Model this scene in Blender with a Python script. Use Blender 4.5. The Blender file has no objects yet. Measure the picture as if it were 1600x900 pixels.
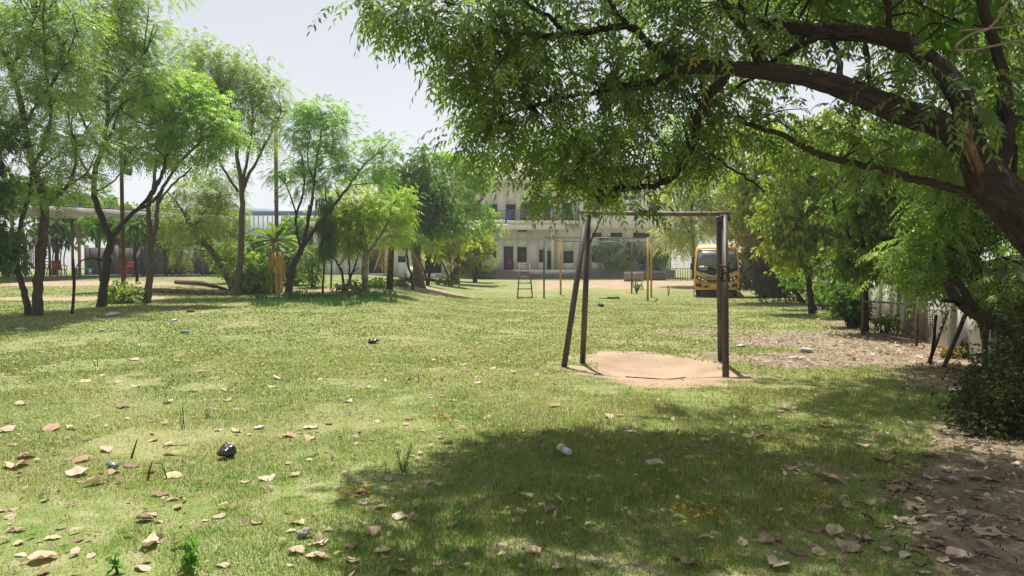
import bpy, math, random
import numpy as np
from mathutils import Vector
random.seed(7); rng = np.random.default_rng(7)
S = bpy.context.scene; COL = S.collection
R = math.radians
# ------------------------------------------------------------------ camera, sky, sun, exposure
F, HY, CAMH = 1143.0, 417.0, 1.6
PITCH = math.atan((450-HY)/F)
cd = bpy.data.cameras.new('camera'); cam = bpy.data.objects.new('camera', cd); COL.objects.link(cam)
cam.location = (0, 0, CAMH); cam.rotation_euler = (math.pi/2-PITCH, 0, 0)
cd.sensor_width = 36; cd.lens = 36*F/1600; cd.clip_start = .05; cd.clip_end = 3000
S.camera = cam
SUN_EL, SUN_AZ = 69, -6       # azimuth in degrees to the right of straight ahead (+Y)
w = bpy.data.worlds.new('World'); S.world = w; w.use_nodes = True
nt = w.node_tree; bg = nt.nodes['Background']
sky = nt.nodes.new('ShaderNodeTexSky'); sky.sky_type = 'NISHITA'; sky.sun_disc = False
sky.sun_elevation = R(SUN_EL); sky.sun_rotation = R(SUN_AZ)
sky.dust_density = .8; sky.air_density = 1.0; sky.ozone_density = 1.5; sky.altitude = 200
hs = nt.nodes.new('ShaderNodeHueSaturation'); hs.inputs['Saturation'].default_value = .22
nt.links.new(sky.outputs[0], hs.inputs['Color']); wtc = nt.nodes.new('ShaderNodeTexCoord'); wn = nt.nodes.new('ShaderNodeTexNoise'); wn.inputs['Scale'].default_value = 2.2; wn.inputs['Detail'].default_value = 4
nt.links.new(wtc.outputs['Generated'], wn.inputs['Vector']); wr = nt.nodes.new('ShaderNodeMapRange'); wr.inputs[1].default_value = .3; wr.inputs[2].default_value = .7; wr.inputs[3].default_value = .95; wr.inputs[4].default_value = 1.07
nt.links.new(wn.outputs[0], wr.inputs[0]); wm = nt.nodes.new('ShaderNodeVectorMath'); wm.operation = 'SCALE'; nt.links.new(hs.outputs[0], wm.inputs[0]); nt.links.new(wr.outputs[0], wm.inputs['Scale'])
nt.links.new(wm.outputs[0], bg.inputs[0])
bg.inputs[1].default_value = .064
ld = bpy.data.lights.new('sun', 'SUN'); ld.energy = 3.5; ld.angle = R(.55); ld.color = (1, .955, .88)
sun = bpy.data.objects.new('sun', ld); COL.objects.link(sun)
sd = Vector((math.sin(R(SUN_AZ))*math.cos(R(SUN_EL)), math.cos(R(SUN_AZ))*math.cos(R(SUN_EL)), math.sin(R(SUN_EL))))
sun.rotation_euler = sd.to_track_quat('Z', 'Y').to_euler(); sun.location = (0, 0, 30)
S.view_settings.view_transform = 'Standard'; S.view_settings.look = 'None'
S.view_settings.exposure = 1.1; S.view_settings.gamma = 1
S.render.engine = 'CYCLES'
S.cycles.max_bounces = 9; S.cycles.diffuse_bounces = 6; S.cycles.transmission_bounces = 5; S.cycles.transparent_max_bounces = 8
S.cycles.glossy_bounces = 2

# ------------------------------------------------------------------ geometry of the place
def P(px, py, Y):
    """world point seen at photograph pixel (px, py) at distance Y ahead"""
    x = (px-800)/F; y = -(py-450)/F
    dy = math.cos(PITCH)+y*math.sin(PITCH); dz = -math.sin(PITCH)+y*math.cos(PITCH)
    return np.array([x/dy*Y, Y, CAMH+dz/dy*Y])
def vnoise(x, y, s, seed=0):
    x = np.asarray(x, float)/s; y = np.asarray(y, float)/s
    xi = np.floor(x).astype(np.int64); yi = np.floor(y).astype(np.int64); fx = x-xi; fy = y-yi
    def h(a, b):
        n = (a*374761393+b*668265263+seed*1274126177) & 0xffffffff
        n = ((n ^ (n >> 13))*1274126177) & 0xffffffff
        return ((n ^ (n >> 16)) & 0xffff)/65535.0
    fx = fx*fx*(3-2*fx); fy = fy*fy*(3-2*fy)
    return (h(xi, yi)*(1-fx)+h(xi+1, yi)*fx)*(1-fy)+(h(xi, yi+1)*(1-fx)+h(xi+1, yi+1)*fx)*fy
def fbm(x, y, s, seed=0):
    return (vnoise(x, y, s, seed)*.5+vnoise(x, y, s*.47, seed+1)*.3+vnoise(x, y, s*.21, seed+2)*.2)
def sstep(a, b, x):
    t = np.clip((np.asarray(x, float)-a)/(b-a), 0, 1); return t*t*(3-2*t)
def Hb(x, y):
    x = np.asarray(x, float); y = np.asarray(y, float)
    zl = np.interp(y, [13, 20, 29, 38, 60, 90], [0, .3, .52, 1.05, 1.1, 1.1])
    zr = np.interp(y, [37, 66, 90], [0, .62, .7])
    px = 800+F*x/np.maximum(y, 1)
    f = sstep(560, 770, px)
    return zl*(1-f)+zr*f
def H(x, y):
    z = Hb(x, y)
    z = z+(fbm(x, y, 2.4, 5)-.5)*.05*sstep(2, 6, y)
    r = np.sqrt(((np.asarray(x)-2.2)/1.25)**2+((np.asarray(y)-11.7)/1.6)**2)
    return z-.17*(1-sstep(.1, 1.0, r))
def G(px, py):
    x = (px-800)/F; lo = 2.5
    ys = np.linspace(3, 120, 4000)
    d = P(px, py, 1.0)-np.array([0, 0, CAMH])
    zz = CAMH+d[2]*ys; hh = Hb(d[0]*ys, ys)
    k = np.argmax(zz < hh) if (zz < hh).any() else len(ys)-1
    Y = ys[k]; X = d[0]*Y
    return np.array([X, Y, float(H(X, Y))])
def ell(x, y, cx, cy, rx, ry, ang=0):
    c, s = math.cos(ang), math.sin(ang); dx = x-cx; dy = y-cy
    return np.sqrt(((dx*c+dy*s)/rx)**2+((-dx*s+dy*c)/ry)**2)
def masks(x, y):
    """(sand, earth) cover 0..1: where bare soil replaces grass"""
    x = np.asarray(x, float); y = np.asarray(y, float)
    n = fbm(x, y, .9, 11)-.5; n2 = fbm(x, y, 2.6, 31)-.5
    sand = 1-sstep(.82, 1.15, ell(x, y, 2.25, 11.8, 1.12, 1.9)+n*1.3)
    sand = np.maximum(sand, 1-sstep(.7, 1.2, ell(x, y, 1.0, 11.5, .4, .3, .1)+n*1.0))
    sand = np.maximum(sand, .9*(1-sstep(.7, 1.2, ell(x, y, 3.2, 10.55, .45, .3)+n*1.2)))
    px = 800+F*x/np.maximum(y, 1)
    # far reddish playing strip in front of the house
    far = sstep(44, 47, y+n2*6)*(1-sstep(58, 61, y+n2*8))*sstep(820, 860, px)*(1-sstep(1180, 1230, px))
    # sandy paths on the left
    p1 = (1-sstep(.6, 1.3, np.abs(y-26.4-.09*(x+17)-n2*1.5)/.95))*(1-sstep(240, 300, px))
    p2 = (1-sstep(.7, 1.2, np.abs(y-34.2-n2*1.4)/1.5))*(1-sstep(150, 420, px+n2*200))
    p3 = .8*(1-sstep(.6, 1.3, ell(x, y, *(G(500, 456)[:2]), 2.2, 1.6)+n))
    p4 = .8*(1-sstep(.6, 1.3, ell(x, y, *(G(655, 449)[:2]), 2.6, 2.2)+n))
    tr = .55*(1-sstep(.5, 1.3, np.abs(y-(20.2+.25*(x-2)))/.5+n*1.5))*sstep(-1, 1, x)*(1-sstep(5, 7, x))
    sand = np.clip(np.maximum.reduce([sand, far, p1, p2, p3, p4, tr*0]), 0, 1)
    e = 1-sstep(.8, 1.2, ell(x, y, 7.5, 15.6, 2.7, 2.0, -.25)+n*1.1)
    e = np.maximum(e, 1-sstep(.8, 1.25, ell(x, y, 5.4, 12.7, 1.9, .9, .05)+n*1.2))
    e = np.maximum(e, 1-sstep(.8, 1.2, ell(x, y, 7.4, 12.6, 2.6, 1.4)+n))
    e = np.maximum(e, .75*(1-sstep(.7, 1.2, ell(x, y, 5.3, 18.2, 1.5, .8)+n*1.2)))
    b = x-(1.95+(y-3.8)*.55)+n*1.3
    e = np.maximum(e, sstep(-.15, .35, b)*(1-sstep(7.0, 8.0, y+n*1.5)))
    wx = 7.65+(y-12)*.309
    e = np.maximum(e, .8*sstep(-1.7, -.9, x-wx+n*2)*sstep(5, 7, y)*(1-sstep(30, 36, y)))
    return sand, np.clip(e, 0, 1)

# ------------------------------------------------------------------ materials
def newmat(name):
    m = bpy.data.materials.new(name); m.use_nodes = True
    return m, m.node_tree, m.node_tree.nodes['Principled BSDF']
def rgb(c): return (c[0], c[1], c[2], 1)
MATS = {}
def mat(name, c, rough=.7, c2=None, scale=4, metal=0, bump=0, bscale=30, detail=6, stretch=None, lo=.35, hi=.65, spec=.5, coat=0):
    if name in MATS: return MATS[name]
    m, t, b = newmat(name)
    b.inputs['Roughness'].default_value = rough; b.inputs['Metallic'].default_value = metal
    b.inputs['Specular IOR Level'].default_value = spec; b.inputs['Coat Weight'].default_value = coat
    b.inputs['Base Color'].default_value = rgb(c)
    tc = t.nodes.new('ShaderNodeTexCoord'); mp = t.nodes.new('ShaderNodeMapping')
    t.links.new(tc.outputs['Object'], mp.inputs[0])
    if stretch: mp.inputs['Scale'].default_value = stretch
    if c2 is not None:
        n = t.nodes.new('ShaderNodeTexNoise'); n.inputs['Scale'].default_value = scale; n.inputs['Detail'].default_value = detail
        t.links.new(mp.outputs[0], n.inputs['Vector'])
        mr = t.nodes.new('ShaderNodeMapRange'); mr.inputs[1].default_value = lo; mr.inputs[2].default_value = hi
        t.links.new(n.outputs[0], mr.inputs[0])
        mx = t.nodes.new('ShaderNodeMix'); mx.data_type = 'RGBA'
        mx.inputs[6].default_value = rgb(c); mx.inputs[7].default_value = rgb(c2)
        t.links.new(mr.outputs[0], mx.inputs[0]); t.links.new(mx.outputs[2], b.inputs['Base Color'])
    if bump:
        n = t.nodes.new('ShaderNodeTexNoise'); n.inputs['Scale'].default_value = bscale; n.inputs['Detail'].default_value = 8
        t.links.new(mp.outputs[0], n.inputs['Vector'])
        bp = t.nodes.new('ShaderNodeBump'); bp.inputs['Strength'].default_value = min(1, bump); bp.inputs['Distance'].default_value = .02*bump
        t.links.new(n.outputs[0], bp.inputs['Height']); t.links.new(bp.outputs[0], b.inputs['Normal'])
    MATS[name] = m; return m
def leafmat(name, trans=.5, rough=.45, tc=(1.25, 1.35, .55), spec=.5):
    m, t, b = newmat(name)
    a = t.nodes.new('ShaderNodeAttribute'); a.attribute_name = 'col'
    t.links.new(a.outputs['Color'], b.inputs['Base Color'])
    b.inputs['Roughness'].default_value = rough; b.inputs['Specular IOR Level'].default_value = spec
    tr = t.nodes.new('ShaderNodeBsdfTranslucent')
    mu = t.nodes.new('ShaderNodeMix'); mu.data_type = 'RGBA'; mu.blend_type = 'MULTIPLY'; mu.inputs[0].default_value = 1
    t.links.new(a.outputs['Color'], mu.inputs[6]); mu.inputs[7].default_value = rgb(tc)
    t.links.new(mu.outputs[2], tr.inputs[0])
    ms = t.nodes.new('ShaderNodeMixShader'); ms.inputs[0].default_value = trans
    t.links.new(b.outputs[0], ms.inputs[1]); t.links.new(tr.outputs[0], ms.inputs[2])
    t.links.new(ms.outputs[0], t.nodes['Material Output'].inputs[0])
    MATS[name] = m; return m
LEAF = leafmat('leaf'); GRASS = leafmat('grass_blade', .35, .6, (1.2, 1.2, .6), .25); DRY = leafmat('dry_leaf', .15, .7, (1.1, 1, .8), .3)
def barkmat(name, c, c2, k=1.0):
    m, t, b = newmat(name); N = t.nodes; L = t.links
    b.inputs['Roughness'].default_value = .92; b.inputs['Specular IOR Level'].default_value = .2
    a = N.new('ShaderNodeAttribute'); a.attribute_name = 'col'            # (cos, sin, length) round and along the limb
    mp = N.new('ShaderNodeMapping'); mp.inputs['Scale'].default_value = (1, 1, 1.6); L.new(a.outputs['Vector'], mp.inputs[0])
    n = N.new('ShaderNodeTexNoise'); n.inputs['Scale'].default_value = 4.2*k; n.inputs['Detail'].default_value = 9; n.inputs['Roughness'].default_value = .7; n.inputs['Distortion'].default_value = .6
    L.new(mp.outputs[0], n.inputs['Vector'])
    tc = N.new('ShaderNodeTexCoord'); n2 = N.new('ShaderNodeTexNoise'); n2.inputs['Scale'].default_value = 3; n2.inputs['Detail'].default_value = 5; L.new(tc.outputs['Object'], n2.inputs['Vector'])
    mr = N.new('ShaderNodeMapRange'); mr.inputs[1].default_value = .38; mr.inputs[2].default_value = .66; L.new(n.outputs[0], mr.inputs[0])
    mx = N.new('ShaderNodeMix'); mx.data_type = 'RGBA'; L.new(mr.outputs[0], mx.inputs[0]); mx.inputs[6].default_value = rgb([v*.55 for v in c]); mx.inputs[7].default_value = rgb(c2)
    mr2 = N.new('ShaderNodeMapRange'); mr2.inputs[1].default_value = .4; mr2.inputs[2].default_value = .7; mr2.inputs[4].default_value = .6; L.new(n2.outputs[0], mr2.inputs[0])
    m2 = N.new('ShaderNodeMix'); m2.data_type = 'RGBA'; L.new(mr2.outputs[0], m2.inputs[0]); L.new(mx.outputs[2], m2.inputs[6]); m2.inputs[7].default_value = rgb(c)
    L.new(m2.outputs[2], b.inputs['Base Color'])
    bp = N.new('ShaderNodeBump'); bp.inputs['Strength'].default_value = 1; bp.inputs['Distance'].default_value = .06
    L.new(n.outputs[0], bp.inputs['Height']); L.new(bp.outputs[0], b.inputs['Normal'])
    MATS[name] = m; return m
BARK_D = barkmat('dark_bark', (.045, .033, .026), (.12, .09, .068))
BARK_M = barkmat('brown_bark', (.085, .062, .045), (.17, .135, .1))
BARK_P = barkmat('pale_bark', (.13, .105, .075), (.25, .21, .155))
def groundmat():
    m, t, b = newmat('lawn_and_soil'); N = t.nodes; L = t.links
    b.inputs['Roughness'].default_value = .95; b.inputs['Specular IOR Level'].default_value = .15
    tc = N.new('ShaderNodeTexCoord')
    def noise(sc, det=5, st=None):
        n = N.new('ShaderNodeTexNoise'); n.inputs['Scale'].default_value = sc; n.inputs['Detail'].default_value = det
        if st:
            mp = N.new('ShaderNodeMapping'); mp.inputs['Scale'].default_value = st; L.new(tc.outputs['Object'], mp.inputs[0]); L.new(mp.outputs[0], n.inputs['Vector'])
        else: L.new(tc.outputs['Object'], n.inputs['Vector'])
        return n.outputs[0]
    def mrange(s, a, bb):
        r = N.new('ShaderNodeMapRange'); r.inputs[1].default_value = a; r.inputs[2].default_value = bb; L.new(s, r.inputs[0]); return r.outputs[0]
    def mix(f, a, bb):
        x = N.new('ShaderNodeMix'); x.data_type = 'RGBA'; L.new(f, x.inputs[0])
        for v, i in ((a, 6), (bb, 7)):
            if isinstance(v, tuple): x.inputs[i].default_value = rgb(v)
            else: L.new(v, x.inputs[i])
        return x.outputs[2]
    at = N.new('ShaderNodeAttribute'); at.attribute_name = 'col'          # r sand, g earth
    sp = N.new('ShaderNodeSeparateColor'); L.new(at.outputs['Color'], sp.inputs[0])
    g1 = mix(mrange(noise(.35, 4), .38, .62), (.165, .225, .055), (.28, .285, .11))
    g2 = mix(mrange(noise(5, 6), .42, .66), g1, (.33, .31, .16))
    g3 = mix(mrange(noise(60, 3), .45, .75), g2, (.08, .12, .03))
    sand = mix(mrange(noise(1.6, 8), .35, .7), (.42, .31, .215), (.31, .22, .15))
    sand = mix(mrange(noise(35, 4), .55, .8), sand, (.19, .125, .08))
    earth = mix(mrange(noise(2.5, 7), .35, .65), (.3, .235, .17), (.17, .13, .092))
    earth = mix(mrange(noise(45, 4), .5, .75), earth, (.36, .285, .2))
    nm = mrange(noise(14, 5), .2, .8)
    def soft(s):
        a = N.new('ShaderNodeMath'); a.operation = 'ADD'; L.new(s, a.inputs[0]); L.new(nm, a.inputs[1]); return mrange(a.outputs[0], .8, 1.15)
    c = mix(soft(sp.outputs[1]), g3, earth)
    c = mix(soft(sp.outputs[0]), c, sand)
    L.new(c, b.inputs['Base Color'])
    bp = N.new('ShaderNodeBump'); bp.inputs['Strength'].default_value = .6; bp.inputs['Distance'].default_value = .03
    L.new(noise(22, 8), bp.inputs['Height']); L.new(bp.outputs[0], b.inputs['Normal'])
    return m
GROUND = groundmat()

# ------------------------------------------------------------------ mesh helpers
WL = {}
def tag(o, label=None, cat=None, group=None, kind=None):
    if label: o['label'] = label
    if cat: o['category'] = cat
    if group: o['group'] = group
    if kind: o['kind'] = kind
    return o
def thing(name, label, cat, loc, group=None):
    o = bpy.data.objects.new(name, None); COL.objects.link(o); o.empty_display_size = .2
    o.location = tuple(float(v) for v in loc); WL[o.name] = np.array(loc, float)
    return tag(o, label, cat, group)
class MB:
    def __init__(s): s.v = []; s.q = []; s.t = []; s.c = []; s.n = 0; s.polys = []
    def add(s, v, quads=None, tris=None, col=None):
        v = np.asarray(v, float).reshape(-1, 3)
        if quads is not None and len(quads): s.q.append(np.asarray(quads, np.int64)+s.n)
        if tris is not None and len(tris): s.t.append(np.asarray(tris, np.int64)+s.n)
        s.v.append(v); s.c.append(np.broadcast_to(np.array((.5, .5, .5) if col is None else col, float), (len(v), 3))); s.n += len(v)
        return s
    def box(s, c, d, rz=0, rx=0, ry=0, col=None):
        from mathutils import Euler
        M = np.array(Euler((rx, ry, rz)).to_matrix())
        k = np.array([[a, b, e] for a in (-.5, .5) for b in (-.5, .5) for e in (-.5, .5)])*np.array(d)
        s.add(k@M.T+np.array(c), quads=[(0, 1, 3, 2), (4, 6, 7, 5), (0, 4, 5, 1), (2, 3, 7, 6), (0, 2, 6, 4), (1, 5, 7, 3)], col=col); return s
    def seg(s, a, b, wd, th=None):
        """square bar between two points"""
        return s.tube([a, b], [wd/2*1.35]*2 if th is None else [wd/2*1.35]*2, 4, cap=True)
    def tube(s, pts, rad, sides=8, cap=True, col=None, rough=0):
        p = np.asarray(pts, float); r = np.broadcast_to(np.asarray(rad, float), (len(p),))
        tn = np.gradient(p, axis=0); tn /= np.linalg.norm(tn, axis=1)[:, None]+1e-9
        up = np.array([0, 0, 1.]) if abs(tn[0][2]) < .9 else np.array([0, 1., 0])
        vs = []; u = np.cross(up, tn[0]); u /= np.linalg.norm(u)
        ln = np.concatenate([[0], np.cumsum(np.linalg.norm(np.diff(p, axis=0), axis=1))]); bc = []
        for i in range(len(p)):
            u = u-tn[i]*np.dot(u, tn[i]); u /= np.linalg.norm(u)+1e-9; w_ = np.cross(tn[i], u)
            a = np.arange(sides)*2*math.pi/sides+math.pi/4
            rr = r[i]*(1+(rough*(rng.random(sides)-.5) if rough else 0))
            vs.append(p[i]+np.outer(np.cos(a)*rr, u)+np.outer(np.sin(a)*rr, w_))
            bc.append(np.stack([np.cos(a), np.sin(a), np.full(sides, ln[i])+p[0][0]], 1))
        n = len(p); q = []
        if col is None: col = np.vstack(bc+([bc[0][:1]*0+[[0, 0, p[0][0]]], [[0, 0, ln[-1]]]] if cap else []))
        for i in range(n-1):
            for j in range(sides):
                k = (j+1) % sides; q.append((i*sides+j, i*sides+k, (i+1)*sides+k, (i+1)*sides+j))
        v = np.vstack(vs); tr = []
        if cap:
            v = np.vstack([v, p[0], p[-1]]); c0 = n*sides
            for j in range(sides):
                k = (j+1) % sides; tr.append((c0, k, j)); tr.append((c0+1, (n-1)*sides+j, (n-1)*sides+k))
        s.add(v, q, tr, col); return s
    def build(s, name, m, parent=None, loc=None, smooth=False, kind=None, label=None):
        v = np.vstack(s.v); c = np.vstack(s.c)
        o0 = WL[parent.name] if parent is not None else (np.zeros(3) if loc is None else np.array(loc, float))
        v = v-o0
        me = bpy.data.meshes.new(name)
        q = np.vstack(s.q) if s.q else np.zeros((0, 4), np.int64); t = np.vstack(s.t) if s.t else np.zeros((0, 3), np.int64)
        me.vertices.add(len(v)); me.vertices.foreach_set('co', v.astype(np.float32).ravel())
        li = np.concatenate([q.ravel(), t.ravel()]); me.loops.add(len(li)); me.loops.foreach_set('vertex_index', li.astype(np.int32))
        me.polygons.add(len(q)+len(t))
        st = np.concatenate([np.arange(len(q))*4, len(q)*4+np.arange(len(t))*3]).astype(np.int32)
        me.polygons.foreach_set('loop_start', st)
        if smooth: me.polygons.foreach_set('use_smooth', np.ones(len(st), bool))
        me.update(calc_edges=True)
        ca = me.color_attributes.new('col', 'FLOAT_COLOR', 'POINT')
        ca.data.foreach_set('color', np.hstack([c, np.ones((len(c), 1))]).astype(np.float32).ravel())
        me.materials.append(m)
        o = bpy.data.objects.new(name, me); COL.objects.link(o)
        if parent is not None: o.parent = parent
        elif loc is not None: o.location = tuple(float(x) for x in loc)
        WL[o.name] = o0
        if kind: o['kind'] = kind
        if label: o['label'] = label
        return o
def spline(pts, n=6):
    p = np.asarray(pts, float)
    if len(p) < 3:
        t = np.linspace(0, 1, n+1)[:, None]; return p[0]*(1-t)+p[-1]*t
    e = np.vstack([2*p[0]-p[1], p, 2*p[-1]-p[-2]]); out = []
    for i in range(len(p)-1):
        a, b, c, d = e[i:i+4]
        for k in range(n):
            t = k/n; out.append(.5*((2*b)+(-a+c)*t+(2*a-5*b+4*c-d)*t*t+(-a+3*b-3*c+d)*t**3))
    out.append(p[-1]); return np.array(out)
def unit(a): return a/(np.linalg.norm(a, axis=-1, keepdims=True)+1e-9)
def leaves(mb, B, D, W, l, wd, col, hi=False, droop=.15, jit=.12):
    """leaf blades: base B, direction D, width axis W, length l, width wd (arrays)"""
    n = len(B); l = np.broadcast_to(l, (n,))[:, None]; wd = np.broadcast_to(wd, (n,))[:, None]
    W = unit(W-D*np.sum(W*D, 1, keepdims=True)); N = np.cross(D, W); dn = np.array([0, 0, -1.])
    c = np.asarray(col, float); c = np.broadcast_to(c, (n, 3))*(1+(rng.random((n, 1))-.5)*2*jit)
    if hi:
        sk = W*wd*.35*np.sign(rng.random((n, 1))-.5)
        a = B+D*l*.28; b2 = B+D*l*.62+dn*l*droop*.4+sk*.5; tip = B+D*l+dn*l*droop-sk*.6
        f = N*wd*.25
        V = np.stack([B, a+W*wd*.5+f, b2+W*wd*.42+f, tip, b2-W*wd*.42+f, a-W*wd*.5+f], 1).reshape(-1, 3)
        o = (np.arange(n)*6)[:, None]
        mb.add(V, quads=o+np.array([1, 2, 4, 5]), tris=np.vstack([o+np.array([0, 1, 5]), o+np.array([2, 3, 4])]), col=np.repeat(c, 6, 0))
    else:
        m_ = B+D*l*.45; f = N*wd*.2
        V = np.stack([B, m_+W*wd*.5+f, B+D*l+dn*l*droop, m_-W*wd*.5+f], 1).reshape(-1, 3)
        o = (np.arange(n)*4)[:, None]
        mb.add(V, quads=o+np.array([0, 1, 2, 3]), col=np.repeat(c, 4, 0))
def fronds(mb, B, D, L, pairs, ll, lw, col, hi=False, droop=.5, swept=.55, rach=None):
    """pinnate leaves: n rachises each with 2*pairs+1 leaflets"""
    n = len(B); L = np.broadcast_to(L, (n,))
    side = unit(np.cross(D, np.array([0, 0, 1.]))+rng.normal(0, .25, (n, 3)))
    dn = np.array([0, 0, -1.]); c = np.broadcast_to(np.asarray(col, float), (n, 3))
    BB, DD, WW, LL, CC = [], [], [], [], []
    for i in range(pairs+1):
        t = .18+.82*i/pairs
        pos = B+D*(L*t)[:, None]+dn*(droop*L*t*t)[:, None]
        tg = unit(D+dn*(2*droop*t))
        sc = (.75+.5*math.sin(math.pi*min(1, t*.95)))*(.9 if i < pairs else 1)
        for sg in ((-1, 1) if i < pairs else (0,)):
            d = unit(side*sg*.85+tg*swept+dn*.18+rng.normal(0, .13, (n, 3))) if sg else unit(tg+rng.normal(0, .1, (n, 3)))
            BB.append(pos+(tg*(L/pairs*.3*(1 if sg > 0 else 0))[:, None])); DD.append(d); WW.append(tg+rng.normal(0, .2, (n, 3)) if sg else side); LL.append(np.full(n, ll*sc)); CC.append(c)
    BB, DD, WW, LL, CC = map(np.concatenate, (BB, DD, WW, LL, CC))
    leaves(mb, BB, DD, WW, LL*(.85+.3*rng.random(len(LL))), lw*LL/ll, CC, hi=hi, droop=.2)
    if rach:
        for i in range(3):
            t0, t1 = i/3, (i+1)/3
            a = B+D*(L*t0)[:, None]+dn*(droop*L*t0*t0)[:, None]; b = B+D*(L*t1)[:, None]+dn*(droop*L*t1*t1)[:, None]
            V = np.stack([a-side*rach, a+side*rach, b+side*rach*.8, b-side*rach*.8], 1).reshape(-1, 3)
            mb.add(V, quads=(np.arange(n)*4)[:, None]+np.arange(4), col=np.repeat(c*.8+np.array([.02, .01, 0]), 4, 0))

def sphere_dirs(n):
    return unit(rng.normal(0, 1, (n, 3)))
LIFT, LADD = np.array([1.9, 1.82, 1.7]), np.array([.026, .022, .014])
def foliage(mb, C, Rr, nclump, per, kind, col, col2=None, cs=.35, up=.1, bias=.45, flat=.55):
    """leaf clumps spread through one ellipsoid; returns clump centres"""
    d = sphere_dirs(nclump); u = rng.random(nclump)**bias
    cc = C+d*Rr*u[:, None]
    base = np.asarray(col, float); c2 = base if col2 is None else np.asarray(col2, float)
    base, c2 = np.minimum(base*LIFT+LADD, .5), np.minimum(c2*LIFT+LADD, .5)
    for k0 in (0,):
        m = nclump*per
        ci = np.repeat(np.arange(nclump), per)
        off = sphere_dirs(m)*(rng.random((m, 1))**.5)*cs*np.array([1.15, 1.15, flat])*(.6+.8*rng.random((nclump, 1)))[ci]
        pos = cc[ci]+off
        out = unit(off*1.0/cs+d[ci]*.7+rng.normal(0, .4, (m, 3))+np.array([0, 0, up]))
        f = rng.random((nclump, 1))
        cl = (base*(1-f)+c2*f)*(.8+.4*rng.random((nclump, 1)))
        cl = cl[ci]
        kind(mb, pos, out, cl)
    return cc
# leaf kinds
def K_feather(L=.34, pairs=5, ll=.085, lw=.026, droop=.45):
    return lambda mb, p, d, c: fronds(mb, p, d, L*(.7+.6*rng.random(len(p))), pairs, ll, lw, c, droop=droop)
def K_broad(l=.16, wd=.07, n=4, droop=.3):
    def f(mb, p, d, c):
        for i in range(n):
            dd = unit(d+rng.normal(0, .65, p.shape)); leaves(mb, p, dd, rng.normal(0, 1, p.shape), l*(.7+.6*rng.random(len(p))), wd, c, droop=droop)
    return f
def limb_path(pts, Y0):
    out = []
    for q in pts:
        out.append(P(q[0], q[1], Y0+(q[2] if len(q) > 2 else 0)))
    return np.array(out)
TS = 1.0; DENS = 1.12
def tree(name, label, base, limbs, blobs, kind, bark, col, col2=None, cs=.35, group=None, ntwig=8, up=.1, twr=.018, cat='tree', bias=.58, sides=7, crown_rough=0):
    """limbs: (points in px [, depth offset], r0 px, r1 px); blobs: (px, py, rx, ry, nclump, per [, depth off, depth radius m])"""
    g = G(*base) if len(base) == 2 else np.array([P(base[0], 417, base[2])[0], base[2], 0.0])
    if len(base) == 3: g[2] = float(H(g[0], g[1]))
    Y0 = g[1]; t = thing(name, label, cat, g, group)
    tb = MB(); sk = []
    for li, (pts, r0, r1) in enumerate(limbs):
        pp = limb_path(pts, Y0)
        if li == 0 and abs(pts[0][1]-base[1]) < 40: pp[0][2] = float(H(pp[0][0], pp[0][1]))-.12
        s_ = spline(pp, 5); n = len(s_)
        s_[1:-1] += rng.normal(0, .012, (n-2, 3))
        rr = np.linspace(r0*.64, r1*.75, n)*Y0/F
        if li == 0: rr[:3] *= np.array([1.35, 1.15, 1.04])
        tb.tube(s_, rr, sides, rough=.12); sk.append(s_)
    SK = np.vstack(sk)
    cb = MB(); tw = MB(); anytw = False
    for b in blobs:
        doff = b[6] if len(b) > 6 else 0; Yb = Y0+doff
        C = P(b[0], b[1], Yb); rx = b[2]*Yb/F; rz = b[3]*Yb/F; ry = b[7] if len(b) > 7 else (rx+rz)*.45
        cc = foliage(cb, C, np.array([rx, ry, rz]), int(b[4]*DENS), b[5], kind, col, col2, cs=cs, up=up, bias=bias)
        for k in range(min(ntwig, len(cc))):
            c = cc[k]; dd = np.linalg.norm(SK-c, axis=1)*(1+.5*rng.random(len(SK)))+np.maximum(0, SK[:, 2]-c[2])*1.2
            a = SK[np.argmin(dd)]
            if not .15 < np.linalg.norm(a-c) < 2.1: continue
            mid = (a+c)/2+np.array([0, 0, .08*np.linalg.norm(a-c)])+rng.normal(0, .06, 3)
            s_ = spline([a, mid, c], 4); tw.tube(s_, np.linspace(twr*1.4, twr*.35, len(s_)), 4, cap=False); anytw = True
    tb.build('trunk', bark, t, smooth=True)
    if anytw: tw.build('branches', bark, t, smooth=True, kind='stuff')
    if cb.n: cb.build('crown', LEAF, t, kind='stuff')
    return t

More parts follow.
